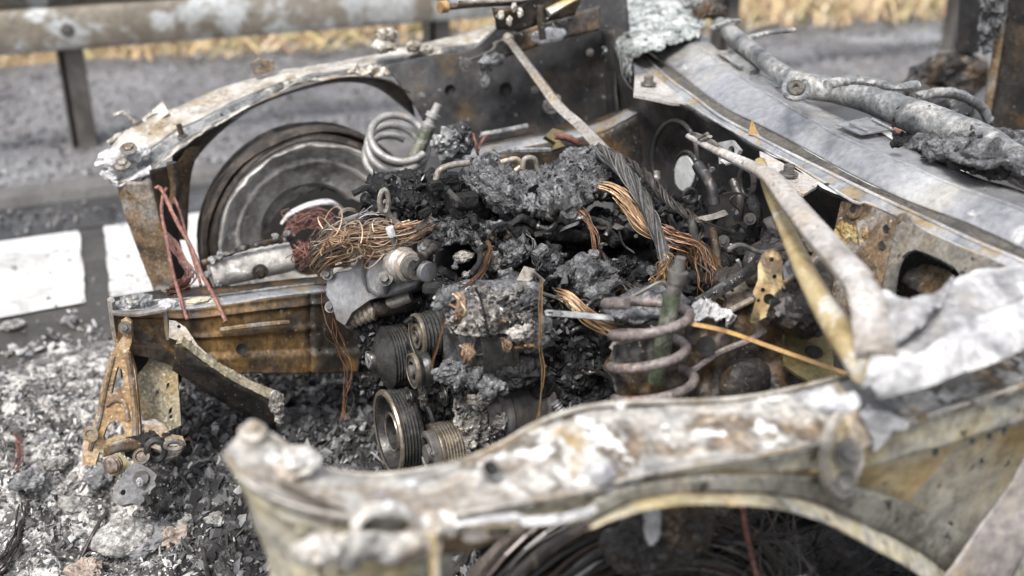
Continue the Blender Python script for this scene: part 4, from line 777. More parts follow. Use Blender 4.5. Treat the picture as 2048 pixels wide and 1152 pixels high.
# ============================================================ ENGINE
lump('engine_block', V((1.02,2.0,.40)), (.36,.20,.20), 'char', CAR, amp=.22, sub=5, seed=1, s=7)
lump('engine_block', V((1.10,1.83,.36)), (.24,.16,.18), 'char', CAR, amp=.25, sub=5, seed=4, s=9)
lump('engine_sump', V((.85,2.0,.26)), (.22,.14,.14), 'char', CAR, amp=.3, sub=5, seed=7, s=9)
# dark cavity floor between engine and the near chassis rail
ribbon('bay_wall', [LN([(1080,560),(1150,560),(1230,590),(1300,640)], y=1.72), LN([(1080,680),(1150,690),(1240,700),(1310,720)], y=1.66), LN([(1090,800),(1150,830),(1240,860),(1320,880)], y=1.64)], 'char', CAR, n=110, k=40, thick=.004, disp=.045, ds=14, crust=True, seed=9)
# crusts -----------------------------------------------------------------
def crust(name, lines, m, n=150, k=24, amp=.012, s=22, seed=0, ragged=.0, **kw):
    return ribbon(name, lines, m, CAR, n=n, k=k, thick=.006, disp=amp, ds=s, across='cr', crust=True, seed=seed, ragged=ragged, sharp=None, rs=30, **kw)
# left shoulder of the engine cover
crust('charred_cover', [LN([(748,352,Y,2.16),(790,345,Y,2.18),(850,342,Y,2.2),(930,345,Y,2.2),(985,360,Y,2.18)], y=2.1), LN([(728,380,Y,2.10),(780,372,Y,2.05),(850,372,Y,2.05),(930,378,Y,2.05),(985,385,Y,2.05)], y=2.1), LN([(722,430,Y,2.10),(780,432,Y,2.02),(850,420,Y,2.0),(930,415,Y,2.0),(990,425,Y,2.0)], y=2.1), LN([(728,480,Y,2.14),(780,480,Y,2.1),(850,480,Y,2.08),(930,480,Y,2.08),(990,480,Y,2.08)], y=2.1)], 'char', amp=.020, s=20, seed=11)
# the big silver-grey crust
crust('charred_cover', [LN([(940,318,Y,2.12),(975,308,Y,2.14),(1010,330,Y,2.12),(1060,345,Y,2.12),(1110,320,Y,2.14),(1160,295,Y,2.15),(1200,305,Y,2.12)], y=2.1), LN([(925,350,Y,2.02),(975,345,Y,1.98),(1020,362,Y,1.97),(1070,372,Y,1.96),(1120,355,Y,1.97),(1170,335,Y,1.99),(1222,335,Y,2.0)], y=2), LN([(945,378,Y,1.98),(990,388,Y,1.92),(1040,402,Y,1.90),(1090,405,Y,1.9),(1140,395,Y,1.91),(1190,368,Y,1.94),(1225,355,Y,1.97)], y=2), LN([(975,405,Y,1.98),(1010,418,Y,1.9),(1050,425,Y,1.89),(1095,428,Y,1.89),(1145,415,Y,1.9),(1185,395,Y,1.93),(1215,375,Y,1.97)], y=2), LN([(985,415,Y,2.04),(1010,430,Y,1.98),(1050,436,Y,1.98),(1095,438,Y,1.98),(1145,425,Y,1.98),(1185,405,Y,1.99),(1215,385,Y,2.0)], y=2)], 'char_pale', n=220, k=26, amp=.017, s=26, seed=3)
# right ridge running back to the firewall
crust('charred_cover', [LN([(1150,310),(1200,300),(1260,325),(1310,360),(1350,400)], y=2.14), LN([(1180,345),(1230,345),(1280,375),(1320,410),(1360,450)], y=2.02), LN([(1190,400),(1240,410),(1290,440),(1330,480),(1370,520)], y=2.0)], 'char', amp=.025, s=20, seed=13)
# shelf and dark ribs below it
crust('charred_manifold', [LN([(980,420),(1060,440),(1150,430),(1250,430),(1340,450)], y=2.04), LN([(985,460),(1060,470),(1150,468),(1250,475),(1340,490)], y=1.92), LN([(985,490),(1060,500),(1150,500),(1250,505),(1350,520)], y=1.96), LN([(1000,530),(1060,540),(1150,540),(1250,560),(1360,580)], y=1.98)], 'char', n=160, k=22, amp=.024, s=20, seed=15)
tube('charred_pipe', LN([(1010,458),(1080,462),(1150,470),(1200,480)], y=1.90), .017, 'char', CAR, seg=16, n=70, jag=.35)
tube('charred_pipe', LN([(1190,478),(1250,465),(1320,480)], y=1.90), .02, 'char', CAR, seg=16, n=60, jag=.5)
# cover with the round opening, lower left
crust('charred_housing', [LN([(850,435,Y,2.0),(910,425,Y,2.02),(980,440,Y,2.0),(1030,480,Y,1.95)], y=2), LN([(845,475,Y,1.95),(900,455,Y,1.94),(960,470,Y,1.90),(1010,520,Y,1.88)], y=2), LN([(862,500,Y,1.93),(890,490,Y,1.92),(925,482,Y,1.90),(975,500,Y,1.87)], y=2)], 'char_pale', n=120, k=16, amp=.014, s=26, seed=17)
crust('charred_housing', [LN([(1000,470,Y,1.94),(1035,500,Y,1.94),(1060,550,Y,1.9),(1075,610,Y,1.86)], y=2), LN([(975,490,Y,1.87),(1005,520,Y,1.85),(1015,560,Y,1.83),(1040,600,Y,1.82)], y=2), LN([(950,500,Y,1.88),(975,530,Y,1.85),(970,560,Y,1.83),(940,590,Y,1.82)], y=2)], 'char', n=110, k=16, amp=.014, s=26, seed=19)
crust('charred_housing', [LN([(850,500,Y,1.95),(880,540,Y,1.93),(930,560,Y,1.92),(975,550,Y,1.9)], y=2), LN([(855,560,Y,1.92),(890,580,Y,1.88),(930,590,Y,1.86),(985,590,Y,1.84)], y=2), LN([(870,610,Y,1.9),(905,620,Y,1.84),(950,620,Y,1.82),(1000,610,Y,1.80)], y=2)], 'char', n=100, k=16, amp=.016, s=26, seed=23)
lump('cavity_shade', px(915,520,y=2.02), (.05,.03,.05), 'hollow_shade', CAR, amp=.2, sub=3)  # near-black lump stands for the shade within the round opening
lump('housing_lump', px(928,512,y=1.91), (.022,.014,.011), 'ash_clay', CAR, amp=.4, sub=4, seed=3)
lump('housing_lump', px(984,525,y=1.84), (.017,.013,.022), 'ash_clay', CAR, amp=.5, sub=4, seed=6)
tube('housing_lip', LN([(955,482),(968,505),(965,530),(945,545),(925,550)], y=1.85), .006, 'ash_clay', CAR, seg=8, jag=.7, n=60)
for i, (u, v, y_, r_) in enumerate([(1030,500,1.86,.03),(1170,560,1.74,.062),(1135,575,1.76,.04),(1195,585,1.73,.04),(1215,545,1.80,.03),(1295,560,1.80,.045),(1250,535,1.83,.03),(1100,520,1.86,.03),(1380,430,1.95,.04),(1290,420,1.95,.03),(1400,520,1.8,.05),(1060,620,1.8,.05),(1150,655,1.72,.06),(1200,700,1.7,.06),(1130,740,1.7,.07),(1185,790,1.68,.06),(900,640,1.86,.05)]):
    lump('charred_lump', px(u, v, y=y_), (r_, r_*.8, r_*.85), 'char_pale' if i in (1,2,0,7) else 'char', CAR, amp=.42, sub=5, seed=i+30)
lathe('coil_eye', [(0,.012),(.004,.013),(.008,.008),(.012,.007),(.014,.003)], px(1303,543,y=1.765), V((0,-.6,.8)), 'char_pale', CAR, seg=20)
lathe('scorched_cap', [(0,.017),(.012,.019),(.02,.018),(.022,.012),(.018,.008)], px(1133,436,y=1.90), V((0,-.5,.85)), 'char_pale', CAR, seg=22, jag=.003, js=60)
tube('charred_stub', LN([(895,405),(950,398)], y=1.96), .019, 'char', CAR, seg=20, n=20, jag=.3)
tube('charred_stub', LN([(1092,436),(1125,438)], y=1.91), .014, 'char', CAR, seg=14, n=12, jag=.3)
tube('fuel_pipe', LN([(872,360),(880,340),(905,330),(938,326)], y=2.02), .007, 'hinge', CAR, seg=10)
tube('fuel_pipe', LN([(1000,325),(1030,318),(1042,330),(1030,342)], y=2.05), .006, 'hinge', CAR, seg=10)
tube('fuel_pipe', LN([(1045,338),(1050,318),(1068,318),(1076,340)], y=2.03), .006, 'hinge', CAR, seg=10)
for i,(u,v) in enumerate(((870,372),(893,385),(915,370),(905,355))): box('scorched_connector', px(u,v,y=2.0), (.03,.025,.018), 'char', CAR, rot=Matrix.Rotation(.4*i, 3, 'Z'), bev=.003)
tube('lifting_eye', [px(768+ 9*math.cos(t), 402-22*math.sin(t), y=1.96) for t in [6.283*i/14 for i in range(15)]], .005, 'hinge', CAR, seg=8, n=46)
tube('lifting_eye_leg', LN([(773,422),(785,440),(800,450)], y=1.97), .007, 'hinge', CAR, seg=8)
tube('ring_terminal', [px(697+15*math.cos(t), 430-10*math.sin(t), y=2.12) for t in [6.283*i/14 for i in range(15)]], .006, 'steel', CAR, seg=8, n=40)
lump('torn_shield', px(905,285,y=2.3), (.05,.03,.035), 'tube_grey', CAR, amp=.7, sub=4, seed=3)
lump('torn_shield', px(925,270,y=2.3), (.03,.03,.03), 'soot_panel', CAR, amp=.7, sub=4, seed=13)
tube('bracket_wire', LN([(985,320),(1005,303),(1080,300),(1100,300)], y=2.2), .006, 'tube_grey', CAR, seg=6)
plate('folded_clip', [(1090,272),(1105,256),(1128,262),(1118,280),(1130,292),(1105,300),(1112,285)], frame3((1090,272,Y,2.3),(1128,262,Y,2.3),(1130,292,Y,2.28)), 'olive', CAR, thick=.02)
tube('pink_hose', LN([(1110,272),(1135,276),(1165,290)], y=2.25), .008, 'copper_red', CAR, seg=10)
# the grey cast housing (thermostat / cam cover)
hp = PN(px(700,580,y=2.0), V((-.5,-.75,.45)))
th = plate('cast_housing', [(653,560),(672,545),(700,540),(728,512),(748,508),(795,506),(822,515),(838,535),(845,560),(838,575),(812,585),(770,592),(740,600),(705,625),(690,652),(672,640),(664,610),(652,590)], hp, 'alu', CAR, thick=.09)
bv = th.modifiers.new('b', 'BEVEL'); bv.width = .007; bv.segments = 3; bv.limit_method = 'ANGLE'; bv.angle_limit = .7
tube('housing_seam', [p+V((-.004,-.006,.0)) for p in LN([(728,512),(728,545),(738,575),(752,592)], y=1.985)], .004, 'alu', th, seg=8)
hp2 = PN(px(700,580,y=2.0)+V((-.5,-.75,.45))*.022, V((-.5,-.75,.45)))
t2_ = plate('raised_cover', [(730,522),(748,510),(800,508),(832,530),(842,560),(830,578),(790,590),(755,596),(735,582),(728,550)], hp2, 'alu', th, thick=.024)
bv = t2_.modifiers.new('b', 'BEVEL'); bv.width = .008; bv.segments = 3; bv.limit_method = 'ANGLE'; bv.angle_limit = .7
ax = V((-.05,-.85,-.10)).normalized()
ax = (px(862,547,y=1.83)-px(806,530,y=1.92)).normalized()
o_ = px(800,528,y=1.93)
sn = lathe('spout_collar', [(-.01,.034),(.012,.036),(.018,.032),(.022,.030),(.034,.031),(.038,.027)], o_, ax, 'hinge', th, seg=36)
lathe('spout', [(.036,.024),(.05,.0235),(.058,.022)], o_, ax, 'steel', th, seg=30)
lathe('spout_mouth', [(.058,.020),(.04,.001)], o_, ax, 'hollow_shade', th, seg=24, close=False)
lathe('spout_plug', [(.078,.0205),(.086,.0205),(.088,.018),(.088,.001)], o_+V((.006,0,-.002)), ax, 'alu', th, seg=30)
tube('plug_strap', [o_+ax*.05+V((0,0,.021)), o_+ax*.082+V((.004,0,.018))], .007, 'steel', th, seg=8, flat=.3)
for (u, v, y_, r_, m_) in ((773,555,1.925,.010,'bolt'),(658,547,2.04,.008,'steel'),(664,612,2.03,.008,'steel'),(852,493,1.93,.010,'char_pale')): bolt(px(u,v,y=y_)+V((-.006,-.012,.004)), V((-.45,-.75,.5)), r_, th if v > 500 else CAR, m=m_, h=1.1)
tube('boss', [px(773,557,y=1.935), px(764,582,y=1.94)], .013, 'alu', th, seg=14)
for (u, v) in ((684,520),(688,533)): lathe('open_tube', [(0,.0075),(.02,.0075),(.021,.005),(.012,.004)], px(u,v,y=2.08)+V((.01,.01,0)), V((-.5,-.8,.3)), 'steel', CAR, seg=16)
plate('housing_flange', [(770,500),(772,478),(790,470),(815,490),(812,508),(780,512)], frame3((770,500,Y,1.95),(815,490,Y,1.95),(790,470,Y,1.97)), 'alu', CAR, thick=.02)
tube('sensor_pin', LN([(783,470),(790,498)], y=1.93), .006, 'steel', CAR, seg=8)
tube('sensor_pin', LN([(779,455),(784,472)], y=1.93), .008, 'white_ash', CAR, seg=8)
bo = px(692,642,y=2.02); bx = (px(770,612,y=1.98)-bo).normalized()
lathe('bellows', [(i*.0055, .021 if i % 2 else .017) for i in range(13)]+[(.075,.013),(.15,.012)], bo, bx, 'hinge', CAR, seg=28)
tube('lower_pipe', LN([(745,618),(790,612),(840,600)], y=1.98), .018, 'rust_dark', CAR, seg=14)
ribbon('housing_char_skin', [LN([(700,640),(760,610),(850,585)], y=2.03), LN([(720,680),(780,660),(870,640)], y=2.0), LN([(720,780),(790,790),(870,780)], y=2.02)], 'char', CAR, n=90, k=26, thick=.004, disp=.02, ds=18, crust=True, seed=55)  # charred crust skin below the cast housing
crust('charred_face', [LN([(1040,560,Y,1.80),(1085,600,Y,1.76),(1110,660,Y,1.72)], y=1.7), LN([(1050,650,Y,1.70),(1085,700,Y,1.67),(1105,760,Y,1.65)], y=1.7), LN([(1040,740,Y,1.70),(1070,790,Y,1.68),(1090,840,Y,1.67)], y=1.7)], 'char', n=90, k=20, amp=.02, s=26, seed=91)
crust('charred_face', [LN([(870,755,Y,1.78),(960,775,Y,1.72),(1060,770,Y,1.68)], y=1.7), LN([(880,790,Y,1.78),(960,805,Y,1.74),(1070,800,Y,1.70)], y=1.7), LN([(890,850,Y,1.80),(960,850,Y,1.78),(1070,850,Y,1.74)], y=1.7)], 'char', n=90, k=20, amp=.02, s=26, seed=92)
crust('charred_face', [LN([(845,560,Y,2.0),(870,610,Y,1.95),(890,680,Y,1.90)], y=1.9), LN([(830,600,Y,2.0),(850,690,Y,1.94),(880,760,Y,1.88)], y=1.9), LN([(800,640,Y,2.08),(820,740,Y,2.02),(850,860,Y,1.95)], y=1.9)], 'char', n=90, k=20, amp=.02, s=26, seed=93)
# pulleys ------------------------------------------------------------------
PA = V((-1,-.02,.03)).normalized()
def pulley(name, u, v, r, w, ribs, x, hub, m='pulley', rimm='pulley_rim', cone=0, deep=0, label=None):
    """ribbed belt wheel; axis along the engine"""
    c = px(u, v, x=x); pr = []
    if cone: pr += [(.0,.001),(.0,hub),(-.004,hub*1.08),(-.010,hub*1.1),(-cone,r*.93),(-cone-.003,r)]
    elif deep: pr += [(-deep,.001),(-deep,hub*1.02),(-deep*.4,r*.80),(-.002,r*.84),(.0,r*.9),(0,r*.97),(-.003,r)]
    else: pr += [(-.006,.001),(-.006,hub*1.0),(-.006,r*.62),(-.001,r*.66),(.0,r*.9),(-.002,r)]
    st = pr[-1][0]-.002; n_ = ribs; d = w/n_
    for i in range(n_):
        pr += [(st-d*i, r), (st-d*(i+.2), r*.985 if r > .05 else r*.97), (st-d*(i+.5), r-.0035), (st-d*(i+.8), r*.985 if r > .05 else r*.97)]
    pr += [(st-w, r*1.01),(st-w-.004, r*1.01),(st-w-.004, r*.6)]
    o = lathe(name, pr, c, PA, m, CAR, seg=56, sharp=25)
    if not cone:
        lathe('rim_ring', [(.001,r*.88),(.002,r*.9),(.0015,r*.99),(-.003,r*1.012),(-.006,r*1.0)], c, PA, rimm, o, seg=56, sharp=30, close=False)
    return o, c
p1, c1 = pulley('belt_pulley', 833, 672, .043, .045, 6, .60, .02)
for a, b, m_ in ((.024,.002,'pulley_rim'),(.017,.001,'pulley'),(.011,.004,'steel')): lathe('hub_ring', [(-.004,a),(b,a),(b,a*.78),(-.004,a*.75)], c1, PA, m_, p1, seg=36, close=False)
p2, c2 = pulley('water_pump_pulley', 738, 722, .066, .036, 6, .545, .019, cone=.032)
lathe('hub_ring', [(-.002,.016),(.003,.016),(.004,.012),(.0,.008),(-.002,.001)], c2, PA, 'tube_grey', p2, seg=30)
p3, c3 = pulley('idler_pulley', 825, 742, .034, .022, 1, .575, .02)
lathe('hub_cap', [(-.006,.024),(.0,.024),(.001,.019),(-.003,.018)], c3, PA, 'steel', p3, seg=30, close=False); lathe('hub_bolt', [(-.006,.012),(.004,.012),(.007,.009),(.008,.001)], c3, PA, 'steel', p3, seg=24)
p4, c4 = pulley('crankshaft_pulley', 775, 866, .088, .040, 6, .555, .04, deep=.045)
lathe('hub_drum', [(-.045,.040),(-.012,.040),(-.008,.038),(-.010,.033),(-.04,.031),(-.04,.001)], c4, PA, 'pulley', p4, seg=44, close=False)
lathe('hub_ring', [(-.011,.0405),(-.007,.039),(-.009,.036)], c4, PA, 'pulley_rim', p4, seg=44, close=False)
p5, c5 = pulley('compressor_pulley', 868, 905, .058, .050, 8, .615, .025, m='pulley_rim')
lathe('clutch_hub', [(-.004,.046),(.012,.045),(.016,.041),(.016,.034),(.006,.031),(.004,.020),(.018,.018),(.018,.001)], c5, PA, 'steel', p5, seg=40)
for i in range(3):
    a = 2.1*i+.5; bolt(c5+PA*.014+V((0,math.cos(a)*.038,math.sin(a)*.038)), PA, .005, p5)
tube('belt_cover', LN([(820,785),(850,800),(868,850),(872,900)], y=1.82), .012, 'tube_grey', CAR, seg=8, flat=.4)
tube('tensioner_arm', LN([(815,790),(838,795),(860,800)], y=1.80), .012, 'pulley', CAR, seg=12)
bolt(px(820,795,y=1.79), PA, .011, CAR, m='pulley'); bolt(px(888,792,y=1.76), PA, .013, CAR, m='pulley')
lump('molten_drip', px(846,790,y=1.79), (.01,.01,.03), 'ash_clay', CAR, amp=.5, sub=4, seed=2)
lump('tensioner', px(860,690,y=1.88), (.04,.05,.06), 'char', CAR, amp=.3, sub=5, seed=3)
lump('front_case', px(860,810,y=1.95), (.04,.06,.09), 'char', CAR, amp=.3, sub=5, seed=13)
# alternator ---------------------------------------------------------------
al = lathe('alternator', [(.0,.03),(.002,.075),(.012,.086),(.05,.09),(.095,.089),(.15,.088),(.175,.082),(.19,.06),(.195,.001)], px(888,672,y=1.74)+V((.01,.0,.0)), V((1,.02,-.02)), 'char_pale', CAR, seg=60, jag=.016, js=34)
ac = px(888,672,y=1.74)+V((.01,0,0))
crust('alternator_shell', [LN([(868,590,Y,1.75),(920,575,Y,1.74),(990,575,Y,1.72),(1060,600,Y,1.70)], y=1.7), LN([(885,620,Y,1.68),(930,612,Y,1.655),(1000,610,Y,1.65),(1065,632,Y,1.65)], y=1.7), LN([(900,665,Y,1.655),(940,672,Y,1.64),(1000,668,Y,1.64),(1070,662,Y,1.645)], y=1.7)], 'ash_clay', n=130, k=18, amp=.012, s=34, seed=61)
crust('alternator_shell', [LN([(885,720,Y,1.66),(930,730,Y,1.65),(1000,735,Y,1.65),(1055,740,Y,1.65)], y=1.7), LN([(890,755,Y,1.66),(930,765,Y,1.64),(1000,770,Y,1.645),(1060,760,Y,1.65)], y=1.7), LN([(905,775,Y,1.72),(940,785,Y,1.70),(1000,790,Y,1.7),(1060,780,Y,1.7)], y=1.7)], 'char_pale', n=110, k=14, amp=.018, s=34, seed=62)
bm = bmesh.new()
for i in range(26):
    o2 = px(962+2.8*i, 672+ .3*i, y=1.648); bm_tube(bm, [o2, o2+V((0,-.012,-.03)), o2+V((0,-.006,-.075))], .0011, 4)
finish('stator_plates', tomesh('stator_plates', bm), 'pulley', al, kind='stuff')
for (u, v, y_, w_, h_) in ((930,712,1.655,.014,.024),(918,625,1.655,.010,.02),(916,600,1.672,.009,.014),(1010,695,1.652,.010,.022),(1000,638,1.650,.008,.010)):
    c_ = px(u, v, y=y_); rg = random.Random(u); bm = bmesh.new()
    for k_ in range(14):
        t = rg.uniform(-w_,w_)*.9; b_ = rg.uniform(-.006,.006)
        bm_tube(bm, smooth([c_+V((t,0,-h_)), c_+V((t+b_,-.006-.006*rg.random(),-h_*.2)), c_+V((t-b_,-.006-.006*rg.random(),h_*.4)), c_+V((t+b_*2,0,h_))], 9), .0022, 5, caps=False)
    finish('copper_winding', tomesh('copper_winding', bm), 'nest_wire', al, sharp=None)
bm = bmesh.new()
for i in range(5):
    o2 = px(1000+14*i, 596+6*i, y=1.665)
    bm_tube(bm, smooth([o2+V((-.012,.0,-.02)), o2+V((-.01,-.014,0)), o2+V((.01,-.012,.006)), o2+V((.014,0,-.004))], 10), .003, 6)
finish('cooling_slots', tomesh('cooling_slots', bm), 'pulley', al, kind='stuff')
tube('alternator_strap', LN([(950,575),(962,600),(972,650),(976,672)], y=1.635), .0025, 'pulley', al, seg=6)
# compressor -----------------------------------------------------------------
cp = px(1000,818,y=1.68)
co = lathe('compressor', [(-.05,.04),(-.045,.052),(-.02,.056),(-.015,.066),(.0,.066),(.004,.062),(.07,.062),(.075,.067),(.088,.067),(.092,.055),(.1,.001)], cp, V((1,.05,0)), 'alu', CAR, seg=50, jag=.002, js=30)
crust('molten_shroud', [LN([(912,790),(960,780),(1000,795),(1015,810)], y=1.68), LN([(912,840),(950,835),(990,835),(1015,845)], y=1.63), LN([(935,885),(970,880),(1010,875),(1040,865)], y=1.62), LN([(950,935),(990,920),(1030,900),(1060,880)], y=1.64)], 'ash_clay', n=120, k=20, amp=.02, s=30, seed=71)
for i in range(3): tube('compressor_rib', [cp+V((.02+.0*i,0,0))+V((math.cos(.6*i+4)*0, math.cos(.5*i+4.0)*.064, math.sin(.5*i+4.0)*.064))+V((-.02,0,0)), cp+V((.07,math.cos(.5*i+4.0)*.064, math.sin(.5*i+4.0)*.064))], .003, 'steel', co, seg=6)
for i, (u, v, y_, r_) in enumerate([(1110,850,1.62,.018),(1118,838,1.62,.012),(1085,780,1.65,.03),(1060,745,1.63,.03)]): lump('charred_fitting', px(u,v,y=y_), r_, 'char', CAR, amp=.5, sub=4, seed=i)
lathe('threaded_stub', [(i*.003, .009 if i % 2 else .0075) for i in range(12)], px(1130,832,y=1.60), V((-.3,.2,.5)), 'tube_grey', CAR, seg=16)
for i, (u, v, y_, r_, m_) in enumerate([(1055,690,1.63,.012,'ash_clay'),(1040,665,1.62,.016,'ash_clay'),(1062,605,1.68,.018,'char_pale'),(985,775,1.62,.02,'char_pale'),(960,800,1.62,.014,'ash_clay'),(1025,755,1.62,.02,'char'),(895,745,1.66,.02,'char_pale'),(905,600,1.68,.022,'char_pale')]): lump('shell_crumb', px(u,v,y=y_), (r_*1.5,r_,r_), m_, CAR, amp=.7, sub=4, seed=i+70)
# starter clip and battery cable
plate('cable_clamp', [(1032,562),(1048,532),(1070,538),(1066,556),(1052,568)], frame3((1032,562,Y,1.74),(1070,538,Y,1.74),(1048,532,Y,1.76)), 'hinge', CAR, thick=.008)
tube('clamp_strip', LN([(1062,540),(1085,560),(1100,572),(1112,585)], y=1.72), .012, 'hinge', CAR, seg=8, flat=.3)
bolt(px(1042,577,y=1.70), V((-.6,-.7,.4)), .008, CAR, h=1.2); tube('clamp_link', LN([(1050,580),(1075,584),(1110,595),(1145,610)], y=1.70), .0035, 'steel', CAR, seg=6)
# ============================================================ NEAR STRUT
st = [px(1357,528,y=1.41), px(1312,765,y=1.41)]
sr = tube('strut_rod', [px(1345,590,y=1.41), st[1]], .0145, 'green_rod', CAR, seg=20, n=20)
sa = (st[0]-st[1]).normalized()
lathe('strut_thread', [(-.02,.011),(.0,.011),(.001,.015),(.012,.0165),(.020,.0165),(.022,.011),(.04,.0085),(.044,.0085),(.045,.006)], px(1352,566,y=1.41), sa, 'steel', CAR, seg=22)
tube('strut_neck', [px(1352,566,y=1.41), px(1345,592,y=1.41)], .0125, 'steel', CAR, seg=16)
def helix(name, c0, axis, e, R, turns, pitch, r, m, ph, hand=1, taper=None, **k):
    ax = axis.normalized(); e1 = (e-ax*e.dot(ax)).normalized(); e2 = ax.cross(e1); N = int(turns*20); P = []
    for i in range(N+1):
        t = turns*i/N; a = ph+hand*t*6.28318; RR = R*(1 if not taper else taper(t/turns)); P.append(c0+ax*pitch*t+(e1*math.cos(a)+e2*math.sin(a))*RR)
    return tube(name, P, r, m, CAR, seg=12, n=N*2, **k)
hx = px(1306,792,y=1.41); hax = V((.03,.27,1))
helix('coil_spring', hx, hax, right, .0645, 3.15, .0545, .0088, 'spring', math.pi*1.0, hand=1, jag=.07, taper=lambda t: 1+.09*math.sin(t*9))
helix('coil_spring', px(1320,850,y=1.41), V((0,0,1)), right, .058, .45, .03, .0075, 'spring', -.9, hand=1)
# far strut: the fallen spring
fs = helix('coil_spring', px(786,322,y=2.56), V((-.02,-.62,.66)), right, .072, 2.7, .046, .0095, 'spring_grey', 1.2, hand=1)
tube('strut_rod', LN([(830,315),(858,250)], y=2.46), .017, 'green_rod', CAR, seg=18)
fa = (px(876,210,y=2.46)-px(858,250,y=2.46)).normalized()
lathe('strut_thread', [(-.01,.018),(.0,.019),(.006,.013),(.018,.013),(.019,.018),(.030,.018),(.031,.011),(.055,.010),(.056,.005)], px(858,250,y=2.46), fa, 'spring_grey', CAR, seg=20)
# near chassis rail and tower -------------------------------------------------
ribbon('chassis_rail', [LN([(1225,690),(1300,680),(1380,650),(1450,625),(1530,590),(1600,540),(1660,500)], y=1.55), LN([(1222,715),(1300,700),(1400,665),(1470,640),(1550,600),(1610,560),(1680,520)], y=1.50)], 'frame_top', CAR, n=60, k=4, thick=.004, disp=.003, ds=14)
ribbon('chassis_rail_side', [LN([(1230,690),(1320,665),(1400,640),(1455,618),(1530,580),(1610,535),(1690,490)], y=1.47), LN([(1225,760),(1320,730),(1400,712),(1480,690),(1560,650),(1650,620),(1730,590)], y=1.44), LN([(1240,830),(1330,800),(1400,770),(1480,745),(1560,720),(1650,720),(1740,700)], y=1.42), LN([(1260,900),(1350,890),(1430,880),(1520,860),(1620,840),(1700,820),(1760,800)], y=1.36)], 'rust_dark', CAR, n=110, k=16, thick=.004, disp=.016, ds=11, across='cr', seed=81)
lathe('rail_hole', [(0,.0001),(.006,.017)], px(1411,692,y=1.42), V((-.4,-.8,.5)), 'hollow_shade', CAR, seg=22, close=False)
lump('pressed_dome', px(1490,765,y=1.40), (.05,.03,.045), 'rust_dark', CAR, amp=.1, sub=4, seed=2)
tube('rail_seam', LN([(1380,745),(1440,705),(1500,680),(1530,660)], y=1.415), .006, 'spring', CAR, seg=8)
lump('mount_block', px(1265,725,y=1.55), (.055,.03,.04), 'rust_dark', CAR, amp=.25, sub=4, seed=8)
for (u, v, r_) in ((1242,738,.009),(1278,744,.008),(1380,692,.006),(1252,700,.006)): bolt(px(u,v,y=1.50), V((-.4,-.8,.4)), r_, CAR, m='steel')
tube('mount_arc', LN([(1225,700),(1240,682),(1275,678),(1320,672)], y=1.52), .008, 'rust_ochre', CAR, seg=8)
# rusty hole plate and square flange
bp_ = frame3((1505,640,Y,1.40),(1570,620,Y,1.38),(1540,500,Y,1.44))
rb = plate('rusty_bracket', [(1502,645),(1506,620),(1512,598),(1506,585),(1516,560),(1516,530),(1524,508),(1542,498),(1558,505),(1565,522),(1564,555),(1570,575),(1566,605),(1555,625),(1530,635),(1510,645)], bp_, 'olive_spot', CAR, holes=[('c',1538,598,.0095),('c',1526,580,.004),('c',1543,519,.004),('c',1549,553,.004),('c',1517,601,.003)], thick=.006)
lathe('raised_boss', [(0,.026),(.005,.024),(.006,.02)], px(1540,535,y=1.425)+V((0,-.004,0)), (V((0,0,CAMH))-px(1540,535,y=1.42)).normalized()*.7+V((-.2,-.3,.1)), 'olive', rb, seg=30) if False else None
bolt(px(1511,632,y=1.395), V((-.3,-.9,.3)), .005, CAR, m='olive')
fp = frame3((1570,700,Y,1.40),(1665,700,Y,1.38),(1610,665,Y,1.42))
sqf = plate('flange_plate', [(1567,730),(1566,680),(1574,664),(1590,660),(1648,660),(1660,668),(1664,690),(1668,740),(1690,768),(1700,790),(1625,795),(1622,765),(1596,750)], fp, 'olive', CAR, holes=[('c',1628,704,.018,.8)], thick=.006)
tube('flange_lip', LN([(1566,712),(1567,680),(1574,666),(1590,661),(1648,661),(1660,668),(1664,690)], y=1.41), .004, 'olive', sqf, seg=8)
bolt(px(1617,679,y=1.405), V((-.1,-.9,.4)), .006, sqf, m='rust_ochre'); bolt(px(1606,736,y=1.375), V((-.1,-.9,.4)), .006, sqf, m='olive_spot'); lathe('flange_core', [(0,.019),(.002,.001)], px(1628,704,y=1.43), V((0,-1,.3)), 'char_pale', CAR, seg=20, close=False)
tube('brake_pipe', LN([(1455,500),(1480,490),(1520,505),(1560,498),(1592,495)], y=1.50), .0045, 'steel', CAR, seg=8)
tube('brake_pipe', LN([(1580,545),(1576,530),(1585,522),(1605,535),(1612,560),(1600,610),(1597,638),(1612,642),(1632,630),(1640,645),(1643,665)], y=1.36), .005, 'tube_grey', CAR, seg=10)
ribbon('pale_shelf', [LN([(1565,530),(1590,520),(1610,530)], y=1.42), LN([(1570,565),(1600,550),(1615,540)], y=1.38)], 'cowl', CAR, n=20, k=4)
tube('shelf_edge', LN([(1568,565),(1605,540),(1640,510)], y=1.38), .004, 'rust_ochre', CAR, seg=6)
tube('relay_edge', LN([(1462,620),(1505,598)], y=1.46), .007, 'hinge', CAR, seg=6, flat=.6)
for i, pts in enumerate(([(1475,520),(1495,555),(1508,572)],[(1470,575),(1488,590),(1488,600)])): tube('dim_pipe', LN(pts, y=1.6), .004, 'tube_grey', CAR, seg=6)
